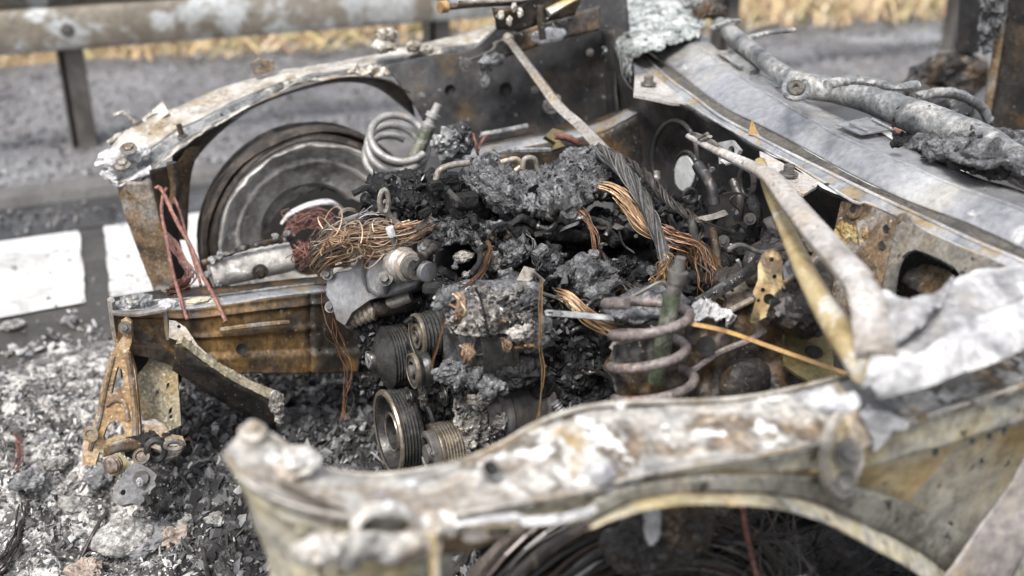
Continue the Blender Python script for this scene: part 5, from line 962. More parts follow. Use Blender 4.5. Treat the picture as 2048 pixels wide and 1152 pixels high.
# hinge arm and ochre tube -------------------------------------------------------
ha = LN([(1378,272,X,1.24),(1440,304,X,1.21),(1500,332,X,1.18),(1545,358,X,1.15),(1590,415,X,1.10),(1640,475,X,1.05),(1690,530,X,1.01),(1716,560,X,.99)])
arm = tube('hinge_arm', ha, [.010,.012,.015,.018,.022,.024,.025,.025], 'arm', CAR, seg=8, flat=.7, n=90, upv=V((0,-.5,.8)), sharp=50)
bv = arm.modifiers.new('b','BEVEL'); bv.width = .004; bv.segments = 2; bv.limit_method = 'ANGLE'; bv.angle_limit = .6
ha2 = LN([(1712,558,X,.995),(1735,600,X,.97),(1745,660,X,.95),(1755,720,X,.93)])
arm2 = tube('hinge_arm_end', ha2, [.022,.026,.028,.03], 'arm', CAR, seg=8, flat=.7, n=30, upv=V((0,-.5,.8)), sharp=50)
plate('arm_fork', [(1376,268),(1385,264),(1420,280),(1442,300),(1438,306),(1410,296),(1378,280)], frame3((1376,268,X,1.235),(1442,300,X,1.205),(1378,280,X,1.232)), 'steel', CAR, holes=[('c',1386,274,.004)], thick=.01)
tube('fork_pin', LN([(1398,278),(1415,268)], x=1.22), .0045, 'steel', CAR, seg=8); tube('fork_pin', LN([(1404,281),(1420,273)], x=1.22), .006, 'hinge', CAR, seg=8, flat=.5)
tube('ochre_brace', LN([(1520,322,X,1.20),(1540,380,X,1.17),(1565,440,X,1.13),(1605,530,X,1.06),(1650,615,X,1.0),(1700,690,X,.95),(1735,745,X,.92)]), [.010,.013,.014,.0165,.019,.022,.022], 'ochre_tube', CAR, seg=18, n=80, flat=.8)
lathe('arm_rivet', [(0,.006),(.003,.004)], px(1696,575,x=.97), V((-.8,-.4,.2)), 'rust_dark', CAR, seg=12)
# back-left front bracket assembly --------------------------------------------------
b1_ = frame3((175,920,Y,2.22),(275,910,Y,2.18),(255,650,Y,2.26))
ab = plate('frame_bracket', [(242,640),(252,634),(262,645),(264,680),(258,700),(270,740),(276,800),(280,850),(282,895),(276,906),(262,880),(240,890),(198,905),(190,930),(166,930),(163,895),(172,868),(185,855),(195,820),(203,770),(214,730),(222,705),(234,690),(246,672)], b1_, 'ochre_steel', CAR, holes=[[(236,732),(244,740),(248,768),(243,774),(232,780),(222,788),(226,768),(231,746)], [(232,840),(243,846),(250,864),(248,872),(228,874),(208,882),(206,874),(212,856),(221,844)]], thick=.012)
tube('bracket_rib', OP(b1_, [(256,705),(264,760),(270,820),(272,880)]), .007, 'rust_ochre', ab, seg=8)
tube('bracket_rib', OP(b1_, [(226,712),(210,780),(198,840),(180,900)]), .006, 'rust_ochre', ab, seg=8)
tube('bracket_rib', OP(b1_, [(212,812),(232,800),(250,808),(258,840)]), .005, 'rust_ochre', ab, seg=8)
lathe('pressed_ring', [(0,.018),(.004,.016),(.004,.011),(.001,.009)], px(182,868,y=2.21), V((-.3,-.9,.2)), 'rust_ochre', ab, seg=24)
bolt(px(250,655,y=2.25), V((-.3,-.9,.3)), .009, ab, m='steel')
b2 = frame3((270,870,Y,2.27),(360,850,Y,2.24),(320,640,Y,2.32))
pb = plate('perforated_bracket', [(318,622),(332,612),(336,650),(336,690),(332,712),(352,712),(356,760),(362,850),(330,866),(300,852),(285,840),(278,800),(270,760),(278,745),(292,728),(300,715),(298,700),(304,660)], b2, 'speckled', CAR, holes=[[(311,782),(319,777),(317,789),(309,795)],[(333,768),(339,764),(338,774),(332,779)],[(338,818),(345,813),(343,825),(337,829)],[(339,831),(345,828),(344,836),(338,838)]], thick=.006)
tube('bracket_fold', LN([(300,712),(315,718),(332,712)], y=2.285), .008, 'tube_grey', pb, seg=8)
tube('bracket_rib', LN([(330,620),(334,660),(336,700)], y=2.29), .005, 'cowl_edge', pb, seg=6)
gp_ = plate('gusset', [(338,640),(352,642),(372,655),(395,690),(415,708),(430,722),(428,732),(405,722),(378,700),(352,680),(338,675)], frame3((338,640,Y,2.28),(430,722,Y,2.22),(338,675,Y,2.26)), 'hinge', CAR, holes=[('c',358,653,.004),[(378,683),(384,680),(384,690),(378,692)]], thick=.006)
tube('lower_crossmember', LN([(360,680),(400,712),(460,752),(520,782),(560,800)], y=2.22), [.016,.018,.020,.020,.022], 'speckled', CAR, seg=4, n=60, flat=.7, jag=.3)
ribbon('crossmember_side', [LN([(350,692),(420,735),(500,782),(555,812)], y=2.20), LN([(345,740),(420,790),(500,835),(550,860)], y=2.24)], 'rust_dark', CAR, n=40, k=5, thick=.004, disp=.004, ds=20)
for i,(u,v) in enumerate(((553,806),(560,830))): lump('end_fitting', px(u,v,y=2.1), (.016,.016,.03) if i == 0 else (.012,.012,.02), 'ash_clay', CAR, amp=.3, sub=4, seed=i)
# lower mess of that bracket
ribbon('strap_band', [LN([(208,895),(235,882),(262,878),(284,888)], y=2.14), LN([(206,918),(236,905),(264,903),(284,900)], y=2.14)], 'rust_ochre', CAR, n=30, k=4, thick=.005, disp=.002)
plate('angle_cleat', [(205,915),(240,905),(262,925),(255,940),(232,952),(220,950)], frame3((205,915,Y,2.14),(262,925,Y,2.12),(232,952,Y,2.11)), 'olive', CAR, thick=.006)
lathe('grooved_nut', [(0,.018),(.004,.019),(.006,.017),(.010,.019),(.013,.017),(.017,.018),(.022,.013),(.022,.001)], px(232,926,y=2.10), V((-.7,-.7,.2)), 'rust_ochre', CAR, seg=24)
plate('lower_clamp', [(288,842),(310,838),(330,850),(340,868),(365,872),(372,888),(355,912),(330,918),(318,900),(290,890)], frame3((288,842,Y,2.18),(372,888,Y,2.12),(330,918,Y,2.10)), 'rust_ochre', CAR, holes=[[(298,860),(310,862),(308,872),(296,870)]], thick=.012)
tube('clamp_loop', [px(348+16*math.cos(t), 890-8*math.sin(t), y=2.09) for t in [6.283*i/12 for i in range(13)]], .006, 'rust_ochre', CAR, seg=8, n=36)
tube('rubber_loop', [px(312+18*math.cos(t), 900-20*math.sin(t), y=2.10) for t in [6.283*i/14 for i in range(15)]], .007, 'pulley', CAR, seg=8, n=44)
lathe('round_cap', [(0,.018),(.006,.018),(.007,.012),(.004,.010)], px(284,914,y=2.10), V((-.3,-.6,.7)), 'rust_dark', CAR, seg=24)
lump('bracket_dirt', px(300,890,y=2.16), (.05,.03,.03), 'char', CAR, amp=.5, sub=4, seed=12)
ap = plate('alloy_casting', [(245,950),(252,938),(268,925),(284,929),(300,938),(314,950),(309,962),(312,972),(303,979),(300,988),(290,990),(288,1002),(280,1010),(262,1006),(240,1012),(222,1000),(226,985),(228,970),(238,962)], frame3((245,950,Y,2.08),(314,950,Y,2.04),(280,1010,Y,2.02)), 'burnt_alloy', CAR, holes=[('c',246,985,.006)], thick=.02)
lathe('pressed_ring', [(0,.016),(.003,.015),(.001,.011)], px(282,957,y=2.045), V((-.2,-.8,.6)), 'burnt_alloy', ap, seg=22); lump('leaf_flake', px(280,965,y=2.03), (.007,.004,.012), 'white_ash', ap, amp=.5, sub=3)
tube('pin', LN([(290,985),(300,1005)], y=2.03), .007, 'steel', CAR, seg=8)

for i, (pts, r_, m_) in enumerate([([(1385,440),(1392,500),(1400,560)],.012,'soot_panel'),([(1425,455),(1435,520),(1440,580)],.009,'rust_dark'),([(1500,395),(1512,430),(1506,470)],.014,'char'),([(1540,440),(1552,470),(1548,520)],.02,'rust_dark'),([(1465,360),(1480,400),(1476,440)],.010,'soot_panel'),([(1395,330),(1420,370),(1428,410)],.014,'soot_panel'),([(1610,420),(1640,450),(1652,500)],.004,'tube_grey'),([(1590,400),(1608,430),(1630,455)],.003,'tube_grey'),([(1440,560),(1470,600),(1460,640)],.01,'char')]):
    tube('bay_hose', LN(pts, x=1.30 if i not in (0,1,8) else 1.2), r_, m_, CAR, seg=10, jag=.15)
for i, (u, v, x_, r_) in enumerate([(1470,500,1.30,.06),(1560,520,1.25,.07),(1420,560,1.2,.06),(1600,620,1.15,.06),(1350,470,1.25,.05),(1500,600,1.2,.07),(1390,640,1.1,.05)]):
    lump('burnt_mass', px(u,v,x=x_), (r_,r_,r_*.8), 'rust_dark' if i % 2 else 'char', CAR, amp=.4, sub=4, seed=i+90)
tube('dented_ring', [px(1494+14*math.cos(t), 365-30*math.sin(t), x=1.34) for t in [6.283*i/14 for i in range(15)]], .007, 'soot_panel', CAR, seg=8, n=44)
# ============================================================ THINGS THAT LIE ON OR HANG FROM THE WRECK
def loose(o, label, cat, group=None): return top(o, label, cat, group)
loose(tube('loose_bar', LN([(1370,645,Y,1.40),(1450,662,Y,1.37),(1530,690,Y,1.33),(1620,722,Y,1.28),(1705,752,Y,1.24)]), .0075, 'bar_yellow', None, seg=4, n=50, flat=.55, sharp=60), 'straight ochre metal strip lying across the right side of the engine bay below the spring', 'metal strip')
loose(plate('slotted_strap', [(1088,622),(1094,619),(1225,630),(1228,641),(1160,636),(1092,631)], frame3((1088,622,Y,1.60),(1228,635,Y,1.50),(1092,631,Y,1.59)), 'tube_grey', None, holes=[[(1096,623),(1106,624),(1106,628),(1096,627)]], thick=.003), 'flat wet grey strap with a slot in its end beside the near spring', 'metal strap')
o = tube('toothed_strap', LN([(1395,606,Y,1.56),(1440,580,Y,1.56),(1490,548,Y,1.54),(1520,520,Y,1.52)]), .0105, 'pulley', None, seg=4, n=30, flat=.25, upv=V((.2,-.8,.6)), sharp=60)
loose(o, 'thin black strap beaded with droplets, slanting up to the rusty bracket', 'strap')
# the long prop rod and its cable
PR = thing('prop_rod', px(1215,300,z=.76), 'long straight steel rod leaning diagonally from the hinge down to the engine', 'rod')
pr = LN([(1020,82,Y,2.68),(1060,135,Y,2.56),(1118,212,Y,2.36),(1165,255,Y,2.24),(1218,312,Y,2.08)])
tube('shaft', pr, [.013,.014,.016,.018,.020], 'hinge', PR, seg=4, n=60, flat=.85, sharp=60)
lathe('end_cap', [(0,.013),(.01,.015),(.02,.013),(.022,.001)], pr[0], (pr[0]-pr[1]), 'far_rail', PR, seg=14)
loose(bundle('braided_cable', LN([(1200,300,Y,2.05),(1235,325,Y,1.95),(1275,380,Y,1.84),(1305,440,Y,1.76),(1325,500,Y,1.70),(1338,545,Y,1.66)]), 70, [.013,.016,.014,.013,.011,.010], .0016, 'grey_wire', None, n=60, wild=.28, twist=1.5, vary=.5), 'thick grey twisted cable running down over the charred engine', 'cable')
loose(bundle('braided_cable', LN([(1240,315,Y,2.02),(1290,350,Y,1.95),(1340,405,Y,1.88),(1390,440,Y,1.82),(1405,480,Y,1.78)]), 34, .010, .0015, 'dark_wire', None, n=40, wild=.15, twist=3, vary=.3), 'thinner dark braided cable right of the thick grey twisted one', 'cable')
loose(bundle('copper_harness', LN([(1190,368,Y,1.93),(1225,378,Y,1.90),(1265,415,Y,1.85),(1300,460,Y,1.80),(1350,480,Y,1.77),(1400,515,Y,1.74),(1425,560,Y,1.71),(1430,605,Y,1.69)]), 85, [.007,.013,.020,.013,.013,.015,.017,.016], .0012, 'gold_wire', None, n=60, wild=.35, fray=1), 'golden copper wires fanning out behind the thick grey cable', 'copper wires')
loose(bundle('copper_harness', LN([(1300,450,Y,1.78),(1345,475,Y,1.75),(1390,500,Y,1.73),(1415,545,Y,1.70),(1420,600,Y,1.68)]), 80, [.010,.016,.022,.026,.02], .0011, 'copper', None, n=44, wild=.5, fray=1.2), 'reddish copper wires dropping in a curtain left of the toothed strap', 'copper wires')
loose(bundle('copper_harness', LN([(1325,505,Y,1.69),(1335,530,Y,1.67),(1325,565,Y,1.66),(1310,590,Y,1.66)]), 50, [.008,.014,.022,.03], .0011, 'gold_wire', None, n=24, wild=.5, fray=1), 'frayed golden wire ends spilling from the lower end of the thick grey cable', 'copper wires')
loose(bundle('copper_harness', LN([(1108,582,Y,1.70),(1135,596,Y,1.67),(1170,628,Y,1.64),(1210,655,Y,1.62),(1260,668,Y,1.60),(1310,662,Y,1.60)]), 90, [.009,.012,.014,.015,.014,.013], .0012, 'gold_wire', None, n=50, wild=.25, fray=.6), 'orange battery cable strands sagging from the grey clamp to the near spring', 'copper wires')
loose(bundle('wire_nest', LN([(645,560,Y,2.08),(645,525,Y,2.05),(672,495,Y,2.02),(715,485,Y,1.99),(770,478,Y,1.96),(830,462,Y,1.95),(880,445,Y,1.96)]), 190, [.012,.022,.034,.030,.028,.024,.014], .0013, 'nest_wire', None, n=50, wild=.45, fray=1.2), 'tangled nest of bare copper wires on top of the grey cast housing', 'copper wires')
loose(bundle('wire_nest', LN([(640,560,Y,2.10),(650,500,Y,2.05),(690,455,Y,2.03),(740,440,Y,2.02),(790,430,Y,2.0)]), 50, [.01,.02,.026,.02,.014], .0016, 'grey_wire', None, n=44, wild=.7, fray=1), 'grey scorched wires arching over the back of the copper wire nest', 'wires')
rg = random.Random(31); bm = bmesh.new()
for i in range(34):
    c_ = px(rg.uniform(650,810), rg.uniform(445,520), y=1.95); R_ = rg.uniform(.012,.04); e1 = V((rg.uniform(-1,1),rg.uniform(-1,1),rg.uniform(-1,1))).normalized(); e2 = e1.orthogonal().normalized(); a0 = rg.random()*6; L_ = rg.uniform(1.5,4)
    bm_tube(bm, [c_+(e1*math.cos(a0+L_*t/14)+e2*math.sin(a0+L_*t/14)*.7)*R_ for t in range(15)], .0016, 4, caps=False)
loose(finish('wire_loops', tomesh('wire_loops', bm), 'nest_wire', sharp=None), 'loose curled wire loops sticking out of the copper wire nest', 'wires')
loose(bundle('red_wire_tuft', LN([(590,520,Y,2.36),(620,505,Y,2.3),(650,500,Y,2.2)]), 60, [.028,.024,.016], .0014, 'copper_red', None, n=16, wild=.8, fray=1), 'blurred tuft of red copper strands between the canister and the wire nest', 'copper wires')
loose(bundle('red_wire_tuft', LN([(560,480,Y,2.5),(610,440,Y,2.5),(650,450,Y,2.5),(640,490,Y,2.48)]), 26, [.015,.03,.02], .0014, 'copper_red', None, n=20, wild=1.0, fray=1), 'reddish wire tangle inside the dark opening of the far wheel', 'copper wires')
loose(bundle('wire_strands', LN([(968,475,Y,1.86),(978,495,Y,1.83),(965,540,Y,1.79),(935,580,Y,1.74),(905,610,Y,1.70)]), 40, [.003,.006,.006,.014,.028], .001, 'copper', None, n=30, wild=.3, fray=.5), 'slim copper strand bunch curving down over the round opening onto the alternator', 'copper wires')
loose(bundle('wire_strands', LN([(1160,420,Y,1.90),(1180,445,Y,1.86),(1192,480,Y,1.83),(1195,520,Y,1.82)]), 16, .010, .0011, 'copper', None, n=24, wild=.4), 'few brown wires hanging below the pale scorched crust', 'copper wires')
loose(bundle('wire_strands', LN([(1215,545,Y,1.78),(1235,565,Y,1.74),(1250,585,Y,1.70),(1262,600,Y,1.66)]), 16, .008, .0012, 'copper', None, n=20, wild=.5), 'short kinked copper wires right of the big charred lump', 'copper wires')
loose(bundle('wire_strands', LN([(1220,600,Y,1.7),(1225,580,Y,1.7),(1250,570,Y,1.68),(1270,590,Y,1.66)]), 14, .008, .0018, 'dark_wire', None, n=24, wild=.5), 'dark looped wires beside the top of the near spring', 'wires')
loose(bundle('wire_strands', LN([(1045,455,Y,1.88),(1062,480,Y,1.86),(1075,530,Y,1.82),(1082,570,Y,1.78)]), 8, .012, .0013, 'grey_wire', None, n=24, wild=.5, fray=1), 'fine pale wires dangling over the dark manifold', 'wires')
loose(bundle('hanging_wire', LN([(1083,560,Y,1.66),(1080,650,Y,1.62),(1085,740,Y,1.60),(1083,800,Y,1.58),(1076,836,Y,1.57)]), 4, .003, .0010, 'gold_wire', None, n=30, wild=1.0), 'thin orange wire hanging straight down in front of the compressor', 'wire')
loose(bundle('hanging_wire', LN([(650,560,Y,2.05),(662,640,Y,2.03),(685,700,Y,2.02),(695,770,Y,2.0),(688,840,Y,1.98)]), 7, .010, .0010, 'copper', None, n=30, wild=1.0), 'thin copper wires dangling below the grey cast housing', 'wire')
loose(bundle('hanging_wire', LN([(890,590,Y,1.72),(884,650,Y,1.68),(872,700,Y,1.68),(862,742,Y,1.68)]), 4, .003, .0010, 'copper', None, n=20, wild=.8), 'thin copper wires hanging over the small upper pulley', 'wire')
loose(bundle('wire_twist', LN([(1030,695,Y,1.62),(1050,692,Y,1.61),(1070,690,Y,1.6)]), 5, .003, .0017, 'gold_wire', None, n=16, wild=.5, twist=3), 'small orange twist of wire sticking out of the alternator side', 'wire')
# red cables at left
def pole(name, pts, r, lab, y=2.6): loose(tube(name, LN(pts), r, 'copper_red', None, seg=10, n=60, jag=.3), lab, 'cable', 'red cables by the front pillar')
pole('red_cable', [(312,378,Y,2.60),(318,374,Y,2.6),(328,388,Y,2.58),(352,440,Y,2.52),(380,490,Y,2.44),(405,550,Y,2.36),(432,600,Y,2.28),(452,645,Y,2.22)], .0048, 'thick brick red cable slanting down over the top of the rusty box rail')
pole('red_cable', [(334,376,Y,2.60),(326,392,Y,2.59),(324,430,Y,2.55),(334,480,Y,2.48),(345,540,Y,2.4),(362,600,Y,2.32),(375,640,Y,2.27)], .0042, 'pinkish cable hanging nearly straight down left of the thick red one')
pole('red_cable', [(345,385,Y,2.66),(362,430,Y,2.62),(375,480,Y,2.56),(390,530,Y,2.48),(402,572,Y,2.42)], .0035, 'thin dark red cable furthest right of the red cables')
loose(bundle('red_wire_strands', LN([(335,470,Y,2.55),(360,505,Y,2.5),(382,545,Y,2.46),(375,565,Y,2.44),(335,583,Y,2.4)]), 16, [.006,.010,.014,.006], .002, 'copper_red', None, n=30, wild=.6), 'frayed red strands drooping behind the red cables onto the rail', 'copper wires')
loose(bundle('orange_clip', LN([(947,268,Y,2.36),(952,285,Y,2.34),(955,300,Y,2.32),(957,308,Y,2.3)]), 3, .003, .0045, 'copper_red', None, n=14, wild=.2), 'left prong of the small forked orange wire behind the charred cover', 'wire')
loose(bundle('orange_clip', LN([(973,270,Y,2.34),(964,283,Y,2.33),(958,300,Y,2.31)]), 3, .002, .0035, 'copper_red', None, n=14, wild=.2), 'right prong of the small forked orange wire behind the charred cover', 'wire')
tm = tube('eyelet', [px(1380+13*math.cos(t), 392-14*math.sin(t), y=1.86) for t in [6.283*i/16 for i in range(17)]], .0045, 'pulley', None, seg=8, n=44)
loose(tm, 'small dark ring eyelet standing below the pale oval disc painted as a bright hole', 'ring')
for i, pts in enumerate(([(1445,388),(1470,385),(1500,395),(1520,410),(1522,425)], [(1400,440),(1440,455),(1480,470),(1510,478)], [(1365,396),(1380,392)], [(1480,385),(1460,400),(1478,420)])):
    tube('thin_wire', LN(pts, y=1.75), .0022, 'dark_wire', CAR, seg=6)
tube('relay_strip', LN([(1395,440),(1430,432),(1450,425)], y=1.78), .013, 'hinge', CAR, seg=4, flat=.5)
for (u,v) in ((1447,482),(1500,438)): bolt(px(u,v,y=1.72), V((-.5,-.7,.3)), .008, CAR, m='soot_panel')
box('tag', px(1456,492,y=1.72), (.018,.004,.008), 'white_ash', CAR, bev=.001)
ribbon('charred_box', [LN([(1200,620),(1260,580),(1330,560)], y=1.62), LN([(1260,640),(1320,635),(1380,600)], y=1.52)], 'char_pale', CAR, n=50, k=16, thick=.006, disp=.006, ds=40)
tube('box_edge', LN([(1245,605),(1290,580),(1325,565),(1345,590)], y=1.57), .004, 'steel', CAR, seg=6)
# foil and ash sheets ----------------------------------------------------------------
def sheetrib(name, lines, m, label, cat, n=150, k=18, amp=.02, s=14, seed=0, ragged=.12, rs=16, thick=.003, warp=.012):
    o = ribbon(name, lines, m, None, n=n, k=k, thick=thick, disp=amp, ds=s, across='cr', ragged=ragged, rs=rs, seed=seed, crust=True, sharp=None, warp=warp); return loose(o, label, cat)
sheetrib('melted_aluminium', [LN([(1120,-70,Z,.82),(1172,45,Z,.81),(1222,104,Z,.80),(1266,138,Z,.79)]), LN([(1190,-70,Z,.855),(1232,15,Z,.855),(1266,70,Z,.85),(1292,112,Z,.84)]), LN([(1270,-70,Z,.87),(1312,-5,Z,.87),(1342,45,Z,.865),(1352,88,Z,.85)]), LN([(1345,-70,Z,.86),(1385,0,Z,.86),(1412,40,Z,.855),(1398,72,Z,.85)])], 'green_ash', 'flaking greenish white crust of melted aluminium stuck along the far end of the cowl', 'molten metal', k=26, amp=.011, s=24, seed=5, warp=.006)
sheetrib('melted_aluminium_drip', [LN([(1185,20,Z,.88),(1215,90,Z,.83),(1260,130,Z,.80)]), LN([(1180,60,Z,.84),(1215,110,Z,.80),(1262,150,Z,.77)])], 'green_ash', 'ragged fringe of melted aluminium hanging under the crumpled sheet', 'molten metal', n=80, k=14, amp=.025, s=24, seed=9, ragged=.3, warp=.006)
bm = bmesh.new(); rg = random.Random(3)
for i in range(90):
    u = rg.uniform(1190,1265); p = px(u, 60+(u-1190)*.95+rg.uniform(-20,8), z=.83); L_ = rg.uniform(.015,.055)
    bm_tube(bm, [p, p+V((rg.uniform(-.006,.006),rg.uniform(-.006,.006),-L_*.5)), p+V((rg.uniform(-.01,.01),rg.uniform(-.01,.01),-L_))], [.0022,.0016,.0008], 4, caps=False)
loose(finish('fibre_fringe', tomesh('fibre_fringe', bm), 'green_ash', kind='stuff', sharp=None), 'white glass fibre threads dangling from the crumpled aluminium sheet', 'fibres')
for i,(u,v,r_) in enumerate(((1420,20,.05),(1450,50,.03),(1395,5,.05))): lump('cowl_end_crust', px(u,v,z=.88), (r_,r_*.8,r_*.5), 'tube_grey' if i else 'rust_dark', CAR, amp=.5, sub=4, seed=i)
sheetrib('ash_sheet', [LN([(1735,772,Z,.80),(1790,735,Z,.81),(1860,690,Z,.82),(1930,645,Z,.83),(2010,612,Z,.83),(2100,580,Z,.83),(2180,555,Z,.83)]), LN([(1745,785,Z,.79),(1830,748,Z,.80),(1900,712,Z,.81),(1970,680,Z,.815),(2040,655,Z,.815),(2120,622,Z,.815),(2190,600,Z,.81)]), LN([(1750,795,Z,.78),(1850,775,Z,.782),(1920,752,Z,.785),(1990,728,Z,.79),(2060,695,Z,.79),(2130,668,Z,.79),(2200,640,Z,.79)])], 'white_ash', 'smooth white ash sheet curling over the edge of the near wing at right', 'ash sheet', n=190, k=20, amp=.004, s=9, seed=15, ragged=.05, warp=.008)
sheetrib('burnt_lining', [LN([(1745,640,Z,.80),(1800,610,Z,.82),(1880,575,Z,.83),(1930,540,Z,.835),(2000,530,Z,.835),(2090,530,Z,.83),(2180,520,Z,.83)]), LN([(1745,700,Z,.80),(1810,665,Z,.81),(1890,620,Z,.825),(1960,585,Z,.83),(2030,570,Z,.835),(2110,560,Z,.835),(2180,545,Z,.83)]), LN([(1722,790,Z,.79),(1790,745,Z,.80),(1865,700,Z,.81),(1940,655,Z,.82),(2010,620,Z,.82),(2100,590,Z,.82),(2180,570,Z,.82)])], 'ash_mottle', 'mottled grey burnt lining on the wing above the smooth white ash sheet', 'burnt lining', n=180, k=20, amp=.009, s=11, seed=16, ragged=.05, warp=.01)
sheetrib('ash_clump', [LN([(1728,590,Z,.82),(1780,585,Z,.83),(1850,580,Z,.84),(1905,535,Z,.85)]), LN([(1728,650,Z,.82),(1780,645,Z,.83),(1830,635,Z,.84),(1890,590,Z,.845)]), LN([(1735,710,Z,.80),(1770,700,Z,.81),(1810,680,Z,.825),(1860,640,Z,.84)])], 'ash_mottle', 'mottled grey and white ash clump where the pale sheet meets the hinge arm', 'ash clump', n=100, k=22, amp=.014, s=13, seed=18, ragged=.1)
sheetrib('ash_curl', [LN([(1590,790,Z,.80),(1640,775,Z,.81),(1690,775,Z,.81),(1720,785,Z,.81)]), LN([(1600,815,Z,.78),(1640,815,Z,.80),(1680,825,Z,.80),(1715,820,Z,.80)])], 'white_ash', 'curled white ash flake on the near rail left of the big pale sheet', 'ash flake', n=60, k=12, amp=.015, s=30, seed=25, ragged=.3)
def flake(pts, lab, seed, y=.955): 
    o = plate('ash_flake_lobe', pts, frame3((pts[0][0],pts[0][1],Y,y),(pts[2][0],pts[2][1],Y,y-.01),(pts[4][0],pts[4][1],Y,y-.012)), 'white_ash', None, thick=.012); b_ = o.modifiers.new('b','BEVEL'); b_.width=.004; b_.segments=3; b_.limit_method='ANGLE'; b_.angle_limit=.6; return loose(o, lab, 'ash flake')
flake([(1725,835),(1750,828),(1790,835),(1820,850),(1812,862),(1785,862),(1775,880),(1758,900),(1745,905),(1748,880),(1735,860)], 'forked white ash flake hanging beside the oval bolted plate', 1, .94)
sheetrib('lining_strip', [LN([(900,1055,Y,.97),(1000,1030,Y,.965),(1060,1035,Y,.96),(1120,1028,Y,.955),(1190,1008,Y,.95)]), LN([(895,1065,Y,.965),(1000,1050,Y,.955),(1060,1055,Y,.95),(1120,1052,Y,.945),(1200,1025,Y,.945)])], 'white_ash', 'white crinkled strip of burnt lining under the edge of the near rail', 'lining strip', n=110, k=8, amp=.008, s=30, seed=5, ragged=.15, warp=.01)
sheetrib('ash_scrap', [LN([(1385,610),(1420,605),(1455,612),(1472,628)], y=1.47), LN([(1380,640),(1415,640),(1450,638),(1474,655)], y=1.44)], 'white_ash', 'torn pale grey scrap on the near chassis rail right of the spring', 'ash scrap', n=70, k=12, amp=.02, s=30, seed=6, ragged=.3)
sheetrib('interior_debris', [LN([(1785,265,Z,.80),(1840,272,Z,.83),(1900,280,Z,.86),(1980,272,Z,.87),(2060,285,Z,.87),(2140,280,Z,.87)]), LN([(1800,290,Z,.82),(1870,305,Z,.86),(1930,325,Z,.88),(2000,318,Z,.89),(2070,330,Z,.89),(2150,330,Z,.89)]), LN([(1830,300,Z,.81),(1890,325,Z,.82),(1945,350,Z,.83),(2030,368,Z,.83),(2090,385,Z,.83),(2160,400,Z,.83)])], 'char_pale', 'glossy charred debris heaped in the cabin behind the cowl', 'debris heap', n=150, k=24, amp=.022, s=13, seed=33, ragged=.0)
for i,(u,v,r_) in enumerate(((1795,285,.012),(1880,300,.028),(1950,292,.035),(2010,285,.035),(1925,325,.022),(2030,330,.028),(1990,340,.025))): lump('debris_chunk', px(u,v,z=.86), (r_,r_,r_*.7), 'char_pale' if i % 2 else 'char', CAR, amp=.6, sub=4, seed=i+3)
# ============================================================ LUMPS AND WIRES ON THE GROUND
def gl(u, v, r, m, lab, seed, sub=4, amp=.6, cat='ash lump'):
    p = px(u, v, z=.03); zz = gh(p.x, p.y)+r[2]*.5; p = px(u, v, z=zz); o = lump('ash_lump', p, r, m, None, amp=amp, sub=sub, seed=seed); return loose(o, lab, cat, 'ash lumps on the ground')
gl(245,1075,(.06,.06,.022),'lump_white','largest chalky white slab below the front bracket',1, 5, .35)
gl(300,1085,(.07,.05,.035),'lump_grey','rough grey ash lump leaning against the largest white slab',2, 5)
gl(350,1075,(.03,.025,.02),'lump_brown','brownish flake beside the rough grey ash lump',3)
gl(372,1048,(.015,.015,.015),'lump_white','small round white lump right of the white slab',4)
gl(172,750,(.022,.02,.02),'lump_white','heart shaped white lump left of the A shaped bracket',5)
gl(172,1140,(.035,.03,.02),'lump_brown','tan cracked lump at the bottom edge below the white slab',6, 5)
gl(25,650,(.035,.025,.012),'lump_white','flat white flake just in front of the left road marking',7)
gl(140,640,(.025,.02,.012),'lump_grey','grey flake between the two road markings and the bracket',8)
gl(200,895+60,(.03,.03,.02),'lump_grey','grey lump at the foot of the A shaped bracket',9)
gl(60,960,(.04,.03,.02),'lump_grey','wide grey lump among the ash at the left edge',10)
gl(110,930,(.03,.02,.015),'lump_white','pale lump amid the ash left of the bracket',11)
gl(150,1010,(.035,.025,.015),'lump_white','pale flake between the left edge and the big white slab',12)
gl(90,880,(.03,.02,.012),'lump_grey','dull grey flake in the upper part of the ash bed',13)
gl(430,1040,(.02,.02,.012),'lump_white','small white crumb by the black wire',14)
gl(430,760,(.05,.04,.03),'lump_grey','grey ash clod under the rusty box rail',15)
gl(690,880,(.015,.015,.012),'lump_white','small bright crumb left of the crankshaft pulley',16)
gl(600,840,(.05,.04,.03),'char_pale','dark glossy clod on the ground under the engine',17, 5)
gl(520,900,(.05,.04,.03),'char','black clod behind the horn of the near rail',18, 5)
def gw(name, pts, r, m, lab, cat='wire'):
    P = [px(u, v, z=.05+.02*math.sin(i*1.7)) for i, (u, v) in enumerate(pts)]; loose(tube(name, P, r, m, None, seg=8, n=60), lab, cat)
gw('ground_wire', [(352,940),(372,965),(392,1000),(400,1060),(410,1120),(420,1180)], .0045, 'pulley', 'black wire trailing over the ash right of the white slab')
gw('ground_wire', [(365,850),(388,900),(385,950),(390,990),(376,1030)], .0025, 'copper_red', 'red wire dropping from the bracket to the ash')
gw('ground_wire', [(215,1020),(190,1060),(170,1100),(155,1130)], .004, 'dark_wire', 'dark wire poking out left of the white slab')
loose(bundle('ground_wire_bunch', [px(u, v, z=.06) for u, v in ((55,1010),(45,1060),(20,1110),(-20,1150))], 14, .012, .0022, 'dark_wire', None, n=30, wild=.5), 'bunch of brown burnt wires at the lower left corner', 'wires')
